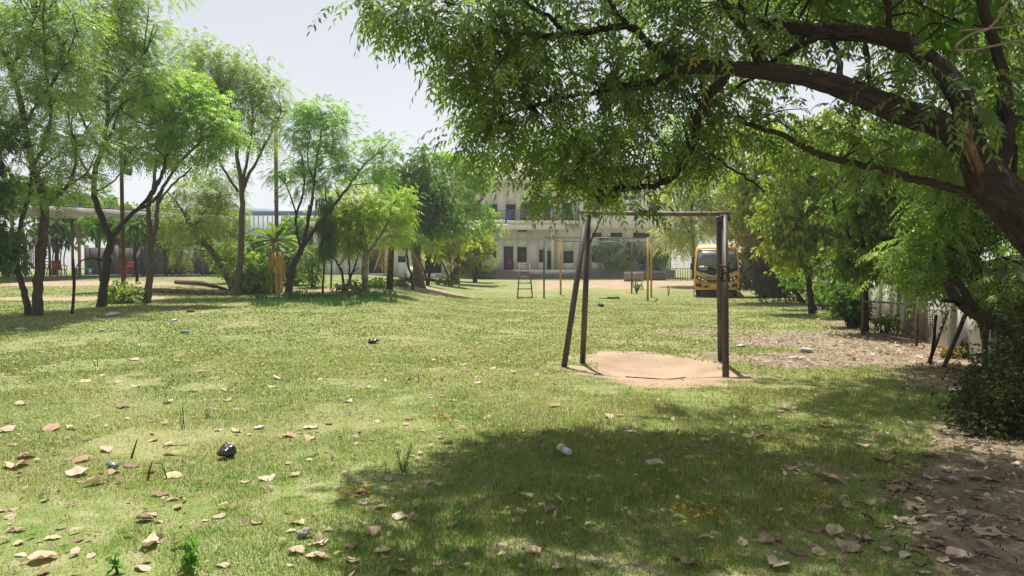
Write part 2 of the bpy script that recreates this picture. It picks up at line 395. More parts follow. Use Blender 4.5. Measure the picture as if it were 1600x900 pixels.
# ------------------------------------------------------------------ ground
def ground():
    ys = np.concatenate([[-60, -30, -15, -8, -4, -1, 1], np.arange(2.2, 16, .11), np.arange(16, 26, .2), np.arange(26, 48, .4), np.arange(48, 76, 1.), [78, 84, 92, 105, 130, 180, 260, 400, 700, 1200]])
    xs = np.concatenate([[-1200, -600, -300, -150, -90, -65, -50], np.arange(-42, -8, .5), np.arange(-8, 10, .13), np.arange(10, 20, .4), [21, 23, 26, 30, 36, 45, 60, 90, 150, 300, 600, 1200]])
    X, Y = np.meshgrid(xs, ys); Z = H(X, Y)
    Z = np.where(Y < 1, 0, Z)
    sa, ea = masks(X, Y)
    n, m = X.shape
    i = np.arange((n-1)*(m-1)); r, c = i//(m-1), i % (m-1); a = r*m+c
    Q = np.stack([a, a+1, a+m+1, a+m], 1)
    V = np.stack([X, Y, Z], -1).reshape(-1, 3); C = np.stack([sa, ea, 0*sa], -1).reshape(-1, 3)
    fs = sa.ravel()[Q].mean(1); fe = ea.ravel()[Q].mean(1); ctr = V[Q].mean(1)
    px = 800+F*ctr[:, 0]/np.maximum(ctr[:, 1], 1)
    k = np.zeros(len(Q), int)
    k[(fe > .5)] = 4
    k[(fs > .5) & (ctr[:, 1] < 16)] = 1
    k[(fs > .5) & (ctr[:, 1] >= 16) & (px < 780)] = 2
    k[(fs > .5) & (ctr[:, 1] >= 16) & (px >= 780)] = 3
    for kk, nm in enumerate(('lawn', 'sand_patch', 'dirt_path', 'play_field', 'bare_earth')):
        q = Q[k == kk]
        if not len(q): continue
        u, inv = np.unique(q, return_inverse=True)
        mb = MB(); mb.add(V[u], quads=inv.reshape(q.shape)); mb.c = [C[u]]
        o = mb.build(nm, GROUND, smooth=True, kind='structure')
ground()

# grass blades: stuff
def straw_mix(x, y):
    s = fbm(x, y, 1.7, 51); return s
def grass(nblades, y0, y1, hgt, wid, name, label, p=1.0, f0=None, f1=None):
    # sample distance with density ~ 1/y^p over a widening strip
    n = nblades; u = rng.random(n*3)
    yy = y0+(y1-y0)*rng.random(n*3); wgt = (1.5*yy+4)/yy**p; wgt /= wgt.max()
    yy = yy[rng.random(n*3) < wgt][:n*2]
    xx = (rng.random(len(yy))*2-1)*(.74*yy+1.4)
    sa, ea = masks(xx, yy); dens = (1-sa)*(1-.93*ea)*(.5+.8*fbm(xx, yy, .5, 3))*(1-.8*sstep(.6, .7, fbm(xx, yy, 1.1, 66)))
    dens = dens*(1 if f0 is None else sstep(f0[0], f0[1], yy))*(1 if f1 is None else 1-sstep(f1[0], f1[1], yy)); k = rng.random(len(yy)) < dens; xx = xx[k][:n]; yy = yy[k][:n]; n = len(xx)
    zz = H(xx, yy)
    px = 800+F*xx/yy
    s = straw_mix(xx, yy)*.55+vnoise(xx, yy, .16, 77)*.25+rng.random(n)*.2; s2 = vnoise(xx, yy, .12, 9)
    dry = sstep(450, 800, px)*(1-sstep(1250, 1500, px))*sstep(6.5, 9, yy)*.5
    shade = sstep(650, 1100, px+(9-yy)*60)*(yy < 9.5)          # taller growth under the neem; blade colour lightened to lift the shade
    h = hgt*(.4+.8*rng.random(n))*(.7+.7*vnoise(xx, yy, .7, 21))*(1+.7*shade)
    a = rng.random(n)*2*math.pi; lean = np.abs(rng.normal(0, .95, n))
    d = np.stack([np.cos(a)*lean, np.sin(a)*lean, np.ones(n)], 1); d = unit(d)
    a2 = rng.random(n)*math.pi; wv = np.stack([np.cos(a2), np.sin(a2), 0*a2], 1)*(wid*(.6+.8*rng.random(n))*(1+np.clip(yy-6, 0, 14)*.09))[:, None]
    B = np.stack([xx, yy, zz-.004], 1)
    V = np.stack([B-wv*.5, B+wv*.5, B+d*h[:, None]], 1).reshape(-1, 3)
    green = np.array([.12, .265, .04]); shade_lift = np.array([.19, .3, .07]); straw = np.array([.46, .41, .22]); yel = np.array([.25, .33, .075])
    f = (rng.random(n) < (.13+.3*dry+.3*sstep(.42, .7, s)+.12*s2)*(1-.25*shade))[:, None]
    g = green*(1-shade[:, None]*.6)+shade_lift*shade[:, None]*.6
    m_ = np.clip(sstep(.35, .6, s)+dry, 0, 1)[:, None]; g = g*(1-m_*.75)+yel*m_*.75
    c = np.where(f, straw, g)*(.5+.85*rng.random((n, 1)))*(.82+.36*fbm(xx, yy, .8, 91))[:, None]
    mb = MB(); mb.add(V, tris=np.arange(n*3).reshape(-1, 3), col=np.repeat(c, 3, 0))
    o = mb.build(name, GRASS); tag(o, label, 'grass', kind='stuff')
grass(740000, 3.3, 18, .032, .0045, 'lawn_grass', 'short patchy green and straw coloured lawn grass in the foreground', 1.4, f1=(10, 18))
grass(270000, 8, 46, .034, .016, 'lawn_grass', 'short sunlit lawn grass stretching beyond the swing frame', 1.2, f0=(8, 14), f1=(30, 46))

# ------------------------------------------------------------------ main house
PLAS = mat('cream_plaster', (.9, .88, .81), .85, (.85, .82, .74), 1.1, bump=.25, bscale=12)
WHITE = mat('white_plaster', (.91, .91, .9), .8, (.86, .86, .84), 1.4, bump=.2, bscale=14)
DARKW = mat('dark_opening', (.03, .03, .033), .5, (.06, .055, .05), 3)
GLASS = mat('window_glass', (.02, .025, .03), .12, spec=.6)
GREYF = mat('grey_frame', (.12, .12, .13), .6)
YELC = mat('yellow_column_paint', (.62, .45, .14), .7, (.5, .36, .1), 3)
RAILM = mat('blue_grey_railing', (.25, .28, .33), .5, metal=.3)
STEPM = mat('step_stone', (.22, .21, .2), .8, (.14, .135, .13), 6)
HY0 = 67.0
def house():
    Y = HY0; zg = float(H(3, 66)); L = lambda px: (px-800)/F*Y
    Z = lambda py: float(P(800, py, Y)[2])
    t = thing('school_house', 'two storey cream and white house with balcony and dark windows behind the trees', 'building', (L(880), Y, zg))
    xl, xr, xm = L(655), L(1048), L(905)
    zp, zs, zf, zt = Z(421.5), Z(360), Z(347), Z(286)
    # wall shell with real openings on the ground floor: piers between openings
    wb = MB()
    ops = [(706, 716, 384, 403), (740, 753, 385, 421.5), (767, 775, 384, 403), (787, 802, 385, 421.5), (808, 823, 386, 410), (842, 851, 390, 410), (855, 866, 392, 421.5), (880, 896, 392, 411), (925, 940, 390, 410), (975, 990, 392, 410), (1000, 1016, 392, 412)]
    vents = [(762, 775, 353, 362), (809, 824, 353, 362), (925, 940, 363.5, 371), (954, 972, 363.5, 371.5), (989, 1015, 363.5, 371.5)]
    def wallrow(x0, x1, z0, z1, holes, y, th, mb):
        """wall strip with rectangular holes, from boxes butted end to end"""
        cur = x0
        for (a, b, c, d) in sorted(holes):
            if a > cur: mb.box(((cur+a)/2, y+th/2, (z0+z1)/2), (a-cur, th, z1-z0))
            if c > z0: mb.box(((a+b)/2, y+th/2, (z0+c)/2), (b-a, th, c-z0))
            if d < z1: mb.box(((a+b)/2, y+th/2, (z1+d)/2), (b-a, th, z1-d))
            cur = b
        if x1 > cur: mb.box(((cur+x1)/2, y+th/2, (z0+z1)/2), (x1-cur, th, z1-z0))
    zv = Z(374)
    wallrow(xl, xr, zp, zv, [(L(a), L(b), max(zp, Z(d)), Z(c)) for a, b, c, d in ops], Y, .25, wb)
    wallrow(xl, xr, zv, zf, [(L(a), L(b), Z(d), min(zf-.05, Z(c))) for a, b, c, d in vents], Y, .25, wb)
    wb.build('ground_floor_wall', PLAS, t)
    for (a, b, c, d) in ops+vents:
        x0, x1, z0, z1 = L(a), L(b), max(zp, Z(d)), Z(c); door = z0 <= zp+.01
        mb = MB(); fw = .06
        mb.box(((x0+x1)/2, Y+.18, z1-fw/2), (x1-x0, .08, fw)); mb.box((x0+fw/2, Y+.18, (z0+z1-fw)/2), (fw, .08, z1-z0-fw)); mb.box((x1-fw/2, Y+.18, (z0+z1-fw)/2), (fw, .08, z1-z0-fw))
        f = mb.build('door_frame' if door else 'window_frame', GREYF, t)
        mb = MB(); mb.box(((x0+x1)/2, Y+.2, (z0+z1)/2-.03), (x1-x0-.1, .03, z1-z0-.06))
        mb.build('door_leaf' if door else 'pane', DARKW if door else GLASS, f)
        if not door and (b-a) > 8:
            gb = MB()
            for k in range(1, 5): gb.box((x0+(x1-x0)*k/5, Y+.14, (z0+z1)/2), (.02, .02, z1-z0-.1))
            gb.build('window_grille', GREYF, f, kind='stuff')
    # body behind, plinth
    b = MB(); b.box(((xl+xr)/2, Y+5.3, (zp+zf)/2), (xr-xl, 9.9, zf-zp)); b.build('ground_floor_core', DARKW, t)
    b = MB(); b.box(((xl+xr)/2, Y+4.4, (zg-.6+zp)/2), (xr-xl+.1, 11.8, zp-zg+.6)); b.build('plinth', STEPM, t)
    for k in range(4):
        z1 = zp-(k+1)*(zp-zg)/5; b = MB(); b.box((L(797), Y-1.75-k*.3, (zg-.3+z1)/2), (L(826)-L(768), .3, z1-zg+.3)); b.build('step', STEPM, t)
    # upper floor, left part set back behind the balcony
    wb = MB(); ops2 = [(690, 702, 316, 345), (738, 750, 318, 345), (765, 777, 318, 345), (790, 806, 318, 346), (813, 832, 316, 346), (848, 861, 318, 346), (879, 895, 316, 346)]
    wallrow(xl, xm, zf+.001, zt, [(L(a), L(b), zf+.05, Z(c)) for a, b, c, d in ops2], Y+.6, .25, wb)
    wb.build('upper_wall', PLAS, t)
    for (a, b, c, d) in ops2:
        x0, x1, z0, z1 = L(a), L(b), zf+.05, Z(c)
        mb = MB(); mb.box(((x0+x1)/2, Y+.8, z1-.04), (x1-x0, .08, .08)); mb.box((x0+.04, Y+.8, (z0+z1)/2-.04), (.08, .08, z1-z0-.08)); mb.box((x1-.04, Y+.8, (z0+z1)/2-.04), (.08, .08, z1-z0-.08))
        f = mb.build('door_frame', GREYF, t); mb = MB(); mb.box(((x0+x1)/2, Y+.83, (z0+z1)/2), (x1-x0-.1, .03, z1-z0-.1)); mb.build('door_leaf', DARKW, f)
    b = MB(); b.box(((xl+xr)/2, Y+5.6, (zf+zt)/2), (xr-xl-.1, 9.2, zt-zf-.01)); b.build('upper_floor_core', DARKW, t)
    # right part of the upper floor overhangs
    Yr = Y-1.0; Lr = lambda px: (px-800)/F*Yr; Zr = lambda py: float(P(800, py, Yr)[2])
    wb = MB(); ops3 = [(911, 937, 308, 340), (944, 954, 330, 336), (966, 992, 306, 312), (972, 990, 318, 330), (1013, 1031, 304, 329)]
    z0, z1 = Zr(357), Zr(284)
    wallrow(Lr(906), Lr(1046), z0, Zr(316), [(Lr(a), Lr(b), Zr(d), Zr(max(c, 316.2))) for a, b, c, d in ops3 if d > 316], Yr, .3, wb)
    wallrow(Lr(906), Lr(1046), Zr(316), z1, [(Lr(a), Lr(b), Zr(min(d, 315.8)), Zr(c)) for a, b, c, d in ops3 if c < 316], Yr, .3, wb)
    wb.box((Lr(906)+.12, Yr+1.3, (z0+z1)/2), (.24, 1.98, z1-z0)); wb.box((Lr(1046)-.12, Yr+1.3, (z0+z1)/2), (.24, 1.98, z1-z0))
    wb.box(((Lr(906)+Lr(1046))/2, Yr+.9, z0+.1), (Lr(1046)-Lr(906)-.6, 1.15, .2))
    wb.build('upper_wall', WHITE, t)
    for (a, b, c, d) in ops3:
        x0, x1, q0, q1 = Lr(a), Lr(b), Zr(d), Zr(c)
        mb = MB(); mb.box(((x0+x1)/2, Yr+.22, (q0+q1)/2), (x1-x0, .03, q1-q0)); f = mb.build('pane', GLASS, t)
        mb = MB(); nb = max(3, int((x1-x0)/.22))
        for k in range(nb+1): mb.box((x0+(x1-x0)*k/nb, Yr+.1, (q0+q1)/2), (.025, .025, q1-q0-.01))
        mb.box(((x0+x1)/2, Yr+.13, (q0+q1)/2), (x1-x0-.01, .02, .04)); mb.build('window_grille', GREYF, f, kind='stuff')
    for (a, b, c, d) in ((978, 991, 322, 331), (942, 953, 318, 327)):
        mb = MB(); mb.box((Lr((a+b)/2), Yr-.2, Zr((c+d)/2)), (Lr(b)-Lr(a), .34, Zr(c)-Zr(d))); f = mb.build('air_conditioner_box', WHITE, t)
        mb = MB(); mb.tube([(Lr((a+b)/2), Yr-.39, Zr((c+d)/2)), (Lr((a+b)/2), Yr-.37, Zr((c+d)/2))], .2, 14); mb.build('fan_grille', DARKW, f)
    # sunshade above the big left window
    mb = MB(); mb.box((Lr(924), Yr-.25, Zr(305)), (Lr(942)-Lr(908), .5, .08)); mb.build('window_hood', WHITE, t)
    # balcony
    zb0, zb1 = Z(349), zf-.02
    mb = MB(); mb.box(((xl+L(880))/2, Y-.8, (zb0+zb1)/2-.02), (L(880)-xl, 1.6, .3))
    # rounded corner of the slab
    cx, cz, n = L(880), (zb0+zb1)/2-.02, 8; rx, ry = L(906)-L(880), 1.6
    vs = [(cx, Y, cz-.15), (cx, Y, cz+.15)]
    for k in range(n+1):
        a = k/n*math.pi/2; vs += [(cx+rx*math.sin(a), Y-ry*math.cos(a), cz-.15), (cx+rx*math.sin(a), Y-ry*math.cos(a), cz+.15)]
    q = [(2+2*k, 4+2*k, 5+2*k, 3+2*k) for k in range(n)]; tr = [(1, 3+2*k, 5+2*k) for k in range(n)]+[(0, 4+2*k, 2+2*k) for k in range(n)]
    mb.add(vs, q, tr); mb.build('balcony_slab', PLAS, t)
    mb = MB(); mb.box(((xl+L(880))/2, Y-1.45, zb0-.42), (L(880)-xl, .25, .5)); mb.build('balcony_beam', PLAS, t)
    pth = [(xl, Y-1.5), (L(880), Y-1.5)]+[(cx+(rx-.1)*math.sin(k/6*math.pi/2), Y-(ry-.1)*math.cos(k/6*math.pi/2)) for k in range(1, 7)]
    for hgt in (.35, .62, .95):
        mb = MB(); mb.tube([(x, y, zf+hgt) for x, y in pth], .028 if hgt < .9 else .04, 6); mb.build('rail', RAILM, t)
    xs = list(np.linspace(xl, L(880), 22))
    for x, y in [(x, Y-1.5) for x in xs]+pth[3:]:
        mb = MB(); mb.box((x, y, zf+.47), (.07, .07, .98)); mb.build('rail_post', RAILM, t)
    mb = MB(); mb.box((L(870), Y-1.2, (zf+.13+zt)/2), (.36, .36, zt-zf-.13)); mb.build('yellow_column', YELC, t)
    mb = MB(); mb.box((L(740), Y-1.2, (zf+.13+zt)/2), (.3, .3, zt-zf-.13)); mb.build('column', PLAS, t)
    for px in (862, 868):
        mb = MB(); mb.box((L(px), Y-1.2, (zp+zb0-.67)/2), (.22 if px == 862 else .18, .3, zb0-.67-zp)); mb.build('yellow_column' if px == 868 else 'column', YELC if px == 868 else PLAS, t)
    # roof slab, parapet, sloping canopy on the roof
    mb = MB(); mb.box(((xl+xr)/2, Y+4.2, zt+.15), (xr-xl+.6, 12.4, .3)); mb.build('roof_slab', PLAS, t)
    mb = MB(); mb.box(((xl+xr)/2, Y-1.7, zt+.72), (xr-xl+.5, .2, .8)); mb.box(((xl+xr)/2, Y+10, zt+.72), (xr-xl+.5, .2, .8)); mb.build('parapet', PLAS, t)
    TILE = mat('clay_roof_tile', (.4, .3, .24), .8, (.55, .46, .38), 8)
    zc = zt+1.12
    mb = MB(); x0, x1 = L(776), L(828)
    mb.add([(x0, Y-1.9, zc), (x1, Y-1.9, zc), (x1-.4, Y+1.2, zc+1.15), (x0+.4, Y+1.2, zc+1.15), (x0+.4, Y+3.2, zc), (x1-.4, Y+3.2, zc)], quads=[(0, 1, 2, 3), (3, 2, 5, 4)], tris=[(0, 3, 4), (1, 5, 2)])
    rf = mb.build('pitched_roof', TILE, t)
    for k in range(14):
        x = x0+(x1-x0)*(k+.5)/14; xt = x0+.4+(x1-x0-.8)*(k+.5)/14
        mb = MB(); mb.tube([(x, Y-1.95, zc+.03), (xt, Y+1.2, zc+1.18)], .07, 5); mb.build('roof_rib', TILE, rf)
    for px, rr in ((1040, .07), (1047.5, .05)):
        mb = MB(); xx = L(px)*(Yr-.1)/Y; mb.tube([(xx, Yr-.1, zg), (xx, Yr-.1, zt)], rr, 8); mb.build('drain_pipe', GREYF, t)
    # cloth drying on the rail
    CL = mat('blue_cloth', (.06, .16, .5), .9, (.03, .07, .25), 6)
    mb = MB(); n = 7
    vs = []; q = []
    for i in range(n):
        for j in range(4): vs.append((L(791+j*2.6)+.1*math.sin(i), Y-1.58-.05*math.sin(i*2+j)-.01*i, zf+1.0-i*.15-(.35*(i/6) if j == 0 else 0)))
    for i in range(n-1):
        for j in range(3): q.append((i*4+j, i*4+j+1, i*4+5+j, i*4+4+j))
    mb.add(vs, q)
    o = mb.build('drying_cloth', CL, loc=(L(794), Y-1.6, zf)); tag(o, 'blue cloth hanging over the balcony railing of the house', 'cloth')
    so = o.modifiers.new('thick', 'SOLIDIFY'); so.thickness = .02
house()

# ------------------------------------------------------------------ chairs (plastic)
REDP = mat('red_plastic', (.2, .015, .02), .5, (.26, .03, .04), 3)
def plastic_chair(px, py, rz, label, m=REDP, tip=0, sc=1.0):
    g = G(px, py); t = thing('plastic_chair', label, 'chair', g, 'red plastic chairs'); w0 = WL[t.name]
    def pt(x, y, z): return w0+np.array([x, y, z])*sc
    mb = MB(); mb.box(pt(0, 0, .43), (.48*sc, .46*sc, .035*sc)); mb.build('seat', m, t)
    mb = MB(); vs = []; q = []
    for i in range(6):
        for j in range(5):
            a = (j-2)/2; z = .44+.09*i; vs.append(pt(a*.24*(1-.12*(i/5)**2), .23+.13*(i/5)-.05*a*a*-1*-1, z))
    for i in range(5):
        for j in range(4): q.append((i*5+j, i*5+j+1, i*5+j+6, i*5+j+5))
    mb.add(vs, q); o = mb.build('backrest', m, t); md = o.modifiers.new('thick', 'SOLIDIFY'); md.thickness = .02
    for sx in (-1, 1):
        for sy in (-1, 1):
            mb = MB(); mb.tube([pt(sx*.2, sy*.19, .43), pt(sx*.25, sy*.25, 0)], [.03*sc, .02*sc], 4); mb.build('leg', m, t)
        mb = MB(); mb.tube([pt(sx*.25, .27, .66), pt(sx*.28, .0, .66), pt(sx*.27, -.2, .62), pt(sx*.24, -.21, .42)], .022*sc, 5); mb.build('armrest', m, t)
    t.rotation_euler = (tip, 0, rz); return t
plastic_chair(93, 434.5, R(60), 'dark red plastic armchair under the shed beside the orange post', sc=1.0)
plastic_chair(197, 434.5, R(-20), 'pinkish red plastic armchair behind the rusty lamp pole', sc=.95)
g_ = (796, 422)
t_ = P(797, 421, 65.9)
ch = plastic_chair(797, 434, R(10), 'small red chair in front of the ground floor door of the house'); ch.location = (float(t_[0]), 66.2, float(P(800, 421.5, 67)[2])+.01)

# ------------------------------------------------------------------ shed on the left
SHY = lambda px: 36.4+(px-40)/240*5.5
def shed():
    FAS = mat('weathered_fascia', (.4, .38, .35), .8, (.27, .25, .225), 1.6, stretch=(1, 1, 3), bump=.2)
    CON = mat('grey_concrete', (.2, .19, .175), .9, (.13, .125, .115), 2, bump=.3)
    POST = mat('dark_post', (.05, .048, .045), .7, (.09, .07, .06), 5); ORP = mat('orange_post', (.42, .24, .1), .7, (.33, .2, .1), 6)
    a = P(-120, 337, SHY(-120)); b = P(385, 337, SHY(385)); zb = 4.05; zt = 4.62
    g0 = G(120, 433)
    t = thing('open_shed', 'long open shed with pale fascia and thin posts behind the left trees', 'shed', (P(120, 400, SHY(120))[0], SHY(120), 1.05))
    d = unit((b-a)[:2][None])[0]; nrm = np.array([-d[1], d[0]])
    nseg = 11; Ltot = np.linalg.norm((b-a)[:2])
    for k in range(nseg):
        p = a[:2]+d*Ltot*(k+.5)/nseg; mb = MB()
        mb.box((p[0], p[1]+.0*k, (zb+zt)/2+.004*(k % 2)), (Ltot/nseg-.02, .1, zt-zb), rz=math.atan2(d[1], d[0])); mb.build('fascia_panel', FAS, t)
    q0 = a[:2]+nrm*.1; q1 = b[:2]+nrm*.1; q2 = b[:2]+nrm*6.5; q3 = a[:2]+nrm*6.5
    mb = MB(); z0, z1 = 4.5, 4.75
    for zz, fl in ((0, 0), (.08, 1)):
        pass
    V = [(*q0, z0), (*q1, z0), (*q2, z1), (*q3, z1)]; V += [(x, y, z+.07) for x, y, z in V]
    mb.add(V, quads=[(3, 2, 1, 0), (4, 5, 6, 7), (0, 1, 5, 4), (2, 3, 7, 6), (1, 2, 6, 5), (3, 0, 4, 7)]); mb.build('roof_sheet', mat('roof_sheet', (.16, .15, .14), .7, (.1, .095, .09), 3), t)
    mb = MB(); m0 = (q0+q1)/2; mb.box((m0[0], m0[1]-.05, zt+.04), (Ltot, .16, .07), rz=math.atan2(d[1], d[0])); mb.build('gutter', POST, t)
    for px, m_, r in ((-60, POST, .05), (20, mat('grey_post', (.3, .29, .27), .8), .09), (113.5, POST, .07), (281, POST, .06), (258, POST, .05), (209, mat('rusty_post', (.16, .07, .04), .8, (.1, .05, .03), 8), .06), (316, CON, .07), (360, POST, .06)):
        Y = SHY(px)+(.15 if px in (113.5, 281, -60) else 3.2 if px in (258, 316) else .3); p = P(px, 400, Y)
        mb = MB(); mb.tube([(p[0], Y, float(H(p[0], Y))-.1), (p[0], Y, 4.5)], r, 8); mb.build('post', m_, t)
    p = P(124, 400, SHY(124)+.5); mb = MB(); mb.tube([(p[0], p[1], .95), (p[0], p[1], 4.4)], .08, 10); mb.build('orange_post', ORP, t)
    # floor strip
    mb = MB(); V = []
    for k in range(26):
        s = k/25; e0 = a[:2]*(1-s)+b[:2]*s-nrm*.6; e1 = e0+nrm*9
        for e in (e0, e1): V.append((*e, float(H(*e0))+.05)); V.append((*e, float(H(*e0))-.3))
    Q = [(4*k, 4*k+4, 4*k+6, 4*k+2) for k in range(25)]+[(4*k+1, 4*k+5, 4*k+4, 4*k) for k in range(25)]
    mb.add(V, Q); mb.build('floor_slab', CON, t)
    # back wall
    wa = P(136, 400, 45.5); wb_ = P(520, 400, 56)
    t2 = thing('boundary_wall', 'grey concrete wall behind the open shed', 'wall', (wa[0], wa[1], 1.05))
    dd = (wb_-wa)[:2]; LL = np.linalg.norm(dd); dd = dd/LL; n = 10
    for k in range(n):
        p = wa[:2]+dd*LL*(k+.5)/n; mb = MB(); mb.box((p[0], p[1], 1.85+.0*k), (LL/n-.03, .15, 1.9), rz=math.atan2(dd[1], dd[0])); mb.build('wall_panel', CON, t2)
        p = wa[:2]+dd*LL*k/n; mb = MB(); mb.box((p[0], p[1]-.05, 1.9), (.22, .25, 2.1), rz=math.atan2(dd[1], dd[0])); mb.build('pillar', CON, t2)
    # slatted gate/fence on the far left
    FM = mat('rust_brown_fence', (.07, .045, .04), .7, (.11, .07, .055), 8)
    ga, gb = P(-60, 367, 40.5), P(77, 367, 42.0)
    tf = thing('slatted_fence', 'dark brown slatted metal gate and fence at the left under the shed roof', 'fence', (ga[0], ga[1], 1.05))
    def at(px): 
        s = (px+60)/137; return ga[:2]*(1-s)+gb[:2]*s
    ztp = float(P(40, 367, 41.5)[2]); zbt = float(P(40, 419, 41.5)[2])
    for px in (-60, -22, 7, 38, 55, 77):
        p = at(px); mb = MB(); mb.box((*p, (ztp+1.0)/2), (.1, .1, ztp-1.0)); mb.build('fence_post', FM, tf)
    for a_, b_ in ((7, 38), (38, 55)):
        for px in np.arange(a_+3, b_-1, 3.1):
            p = at(px); mb = MB(); mb.box((*p, (ztp+zbt)/2), (.05, .03, ztp-zbt)); mb.build('slat', FM, tf)
    for a_, b_ in ((-60, -22), (-22, 7), (55, 77)):
        p0, p1 = at(a_), at(b_)
        for k in range(11):
            z = zbt+(ztp-zbt)*k/10; mb = MB(); mb.tube([(*p0, z), (*p1, z)], .035, 4); mb.build('slat', FM, tf)
    for z in (ztp, zbt):
        mb = MB(); mb.tube([(*at(7), z), (*at(55), z)], .045, 4); mb.build('rail', FM, tf)
    # teal low bench under shed
    TE = mat('teal_paint', (.1, .35, .28), .6)
    g = G(117, 431); g[1] += .8
    tb_ = thing('low_bench', 'low teal bench beside the dark red chair under the shed', 'bench', g)
    mb = MB(); mb.box(g+np.array([0, 0, .42]), (1.0, .4, .05)); mb.build('bench_top', TE, tb_)
    for sx in (-.42, .42):
        mb = MB(); mb.box(g+np.array([sx, 0, .2]), (.05, .36, .4)); mb.build('leg', TE, tb_)
    # drum lying against the wall, and planks leaning
    p = P(327, 420, 44.3); z0 = float(H(p[0], p[1]))+.05
    td = thing('round_tank', 'grey green round drum lying in the dark shed behind the leaning trunk', 'drum', (p[0], p[1], z0))
    mb = MB(); mb.tube([(p[0], p[1]-.45, z0+.62), (p[0], p[1]+.45, z0+.62)], .6, 24); mb.build('shell', mat('tank_green', (.09, .13, .11), .6, (.06, .08, .07), 4), td, smooth=False)
    mb = MB(); mb.tube([(p[0], p[1]-.5, z0+.62), (p[0], p[1]-.44, z0+.62)], .52, 24); mb.build('lid', CON, td)
    WOODD = mat('old_plank', (.06, .05, .04), .9, (.1, .085, .07), 6)
    for i, (px, lean, hh, lab) in enumerate(((233, .5, 1.6, 'dark plank leaning steeply beside the round drum side of the shed'), (262, -.7, 1.5, 'dark plank leaning leftward in the middle of the shed'), (272, .8, 1.4, 'dark plank leaning rightward near the middle shed post'))):
        p = P(px, 420, 44.0); z0 = float(H(p[0], p[1]))+.05
        mb = MB(); mb.tube([(p[0]-lean/2, p[1]-.2, z0), (p[0]+lean/2, p[1]+.3, z0+hh)], .11, 4); o = mb.build('leaning_plank', WOODD, loc=(p[0], p[1], z0)); tag(o, lab, 'plank', 'planks leaning in the shed')
shed()
# hangar behind
def hangar():
    BL = mat('pale_blue_sheet', (.55, .63, .68), .6, (.48, .56, .61), .8, stretch=(6, 1, 1)); Y = 76
    x0, x1 = P(300, 400, Y)[0], P(545, 400, Y)[0]; zt = float(P(400, 337, Y)[2]); zr = float(P(400, 323, Y)[2])
    t = thing('blue_warehouse', 'pale blue sheet metal warehouse seen between the trunks beyond the banana plant', 'building', ((x0+x1)/2, Y, 1.1))
    mb = MB(); mb.box(((x0+x1)/2, Y+6, (zt+.9)/2), (x1-x0, 12, zt-.9)); mb.build('wall', BL, t)
    mb = MB(); V = [(x0-.4, Y-.5, zt), (x1+.4, Y-.5, zt), (x1+.4, Y+6, zr+.5), (x0-.4, Y+6, zr+.5), (x0-.4, Y+12.5, zt), (x1+.4, Y+12.5, zt)]
    mb.add(V, quads=[(0, 1, 2, 3), (3, 2, 5, 4), (0, 4, 5, 1)], tris=[(0, 3, 4), (1, 5, 2)]); mb.build('roof', mat('blue_grey_roof', (.27, .36, .42), .5, (.22, .3, .36), 2), t)
    n = 34
    for k in range(n):
        x = x0+(x1-x0)*(k+.5)/n; mb = MB(); mb.box((x, Y-.01, (zt+.9)/2), (.1, .03, zt-1.0)); mb.build('sheet_rib', BL, t)
hangar()
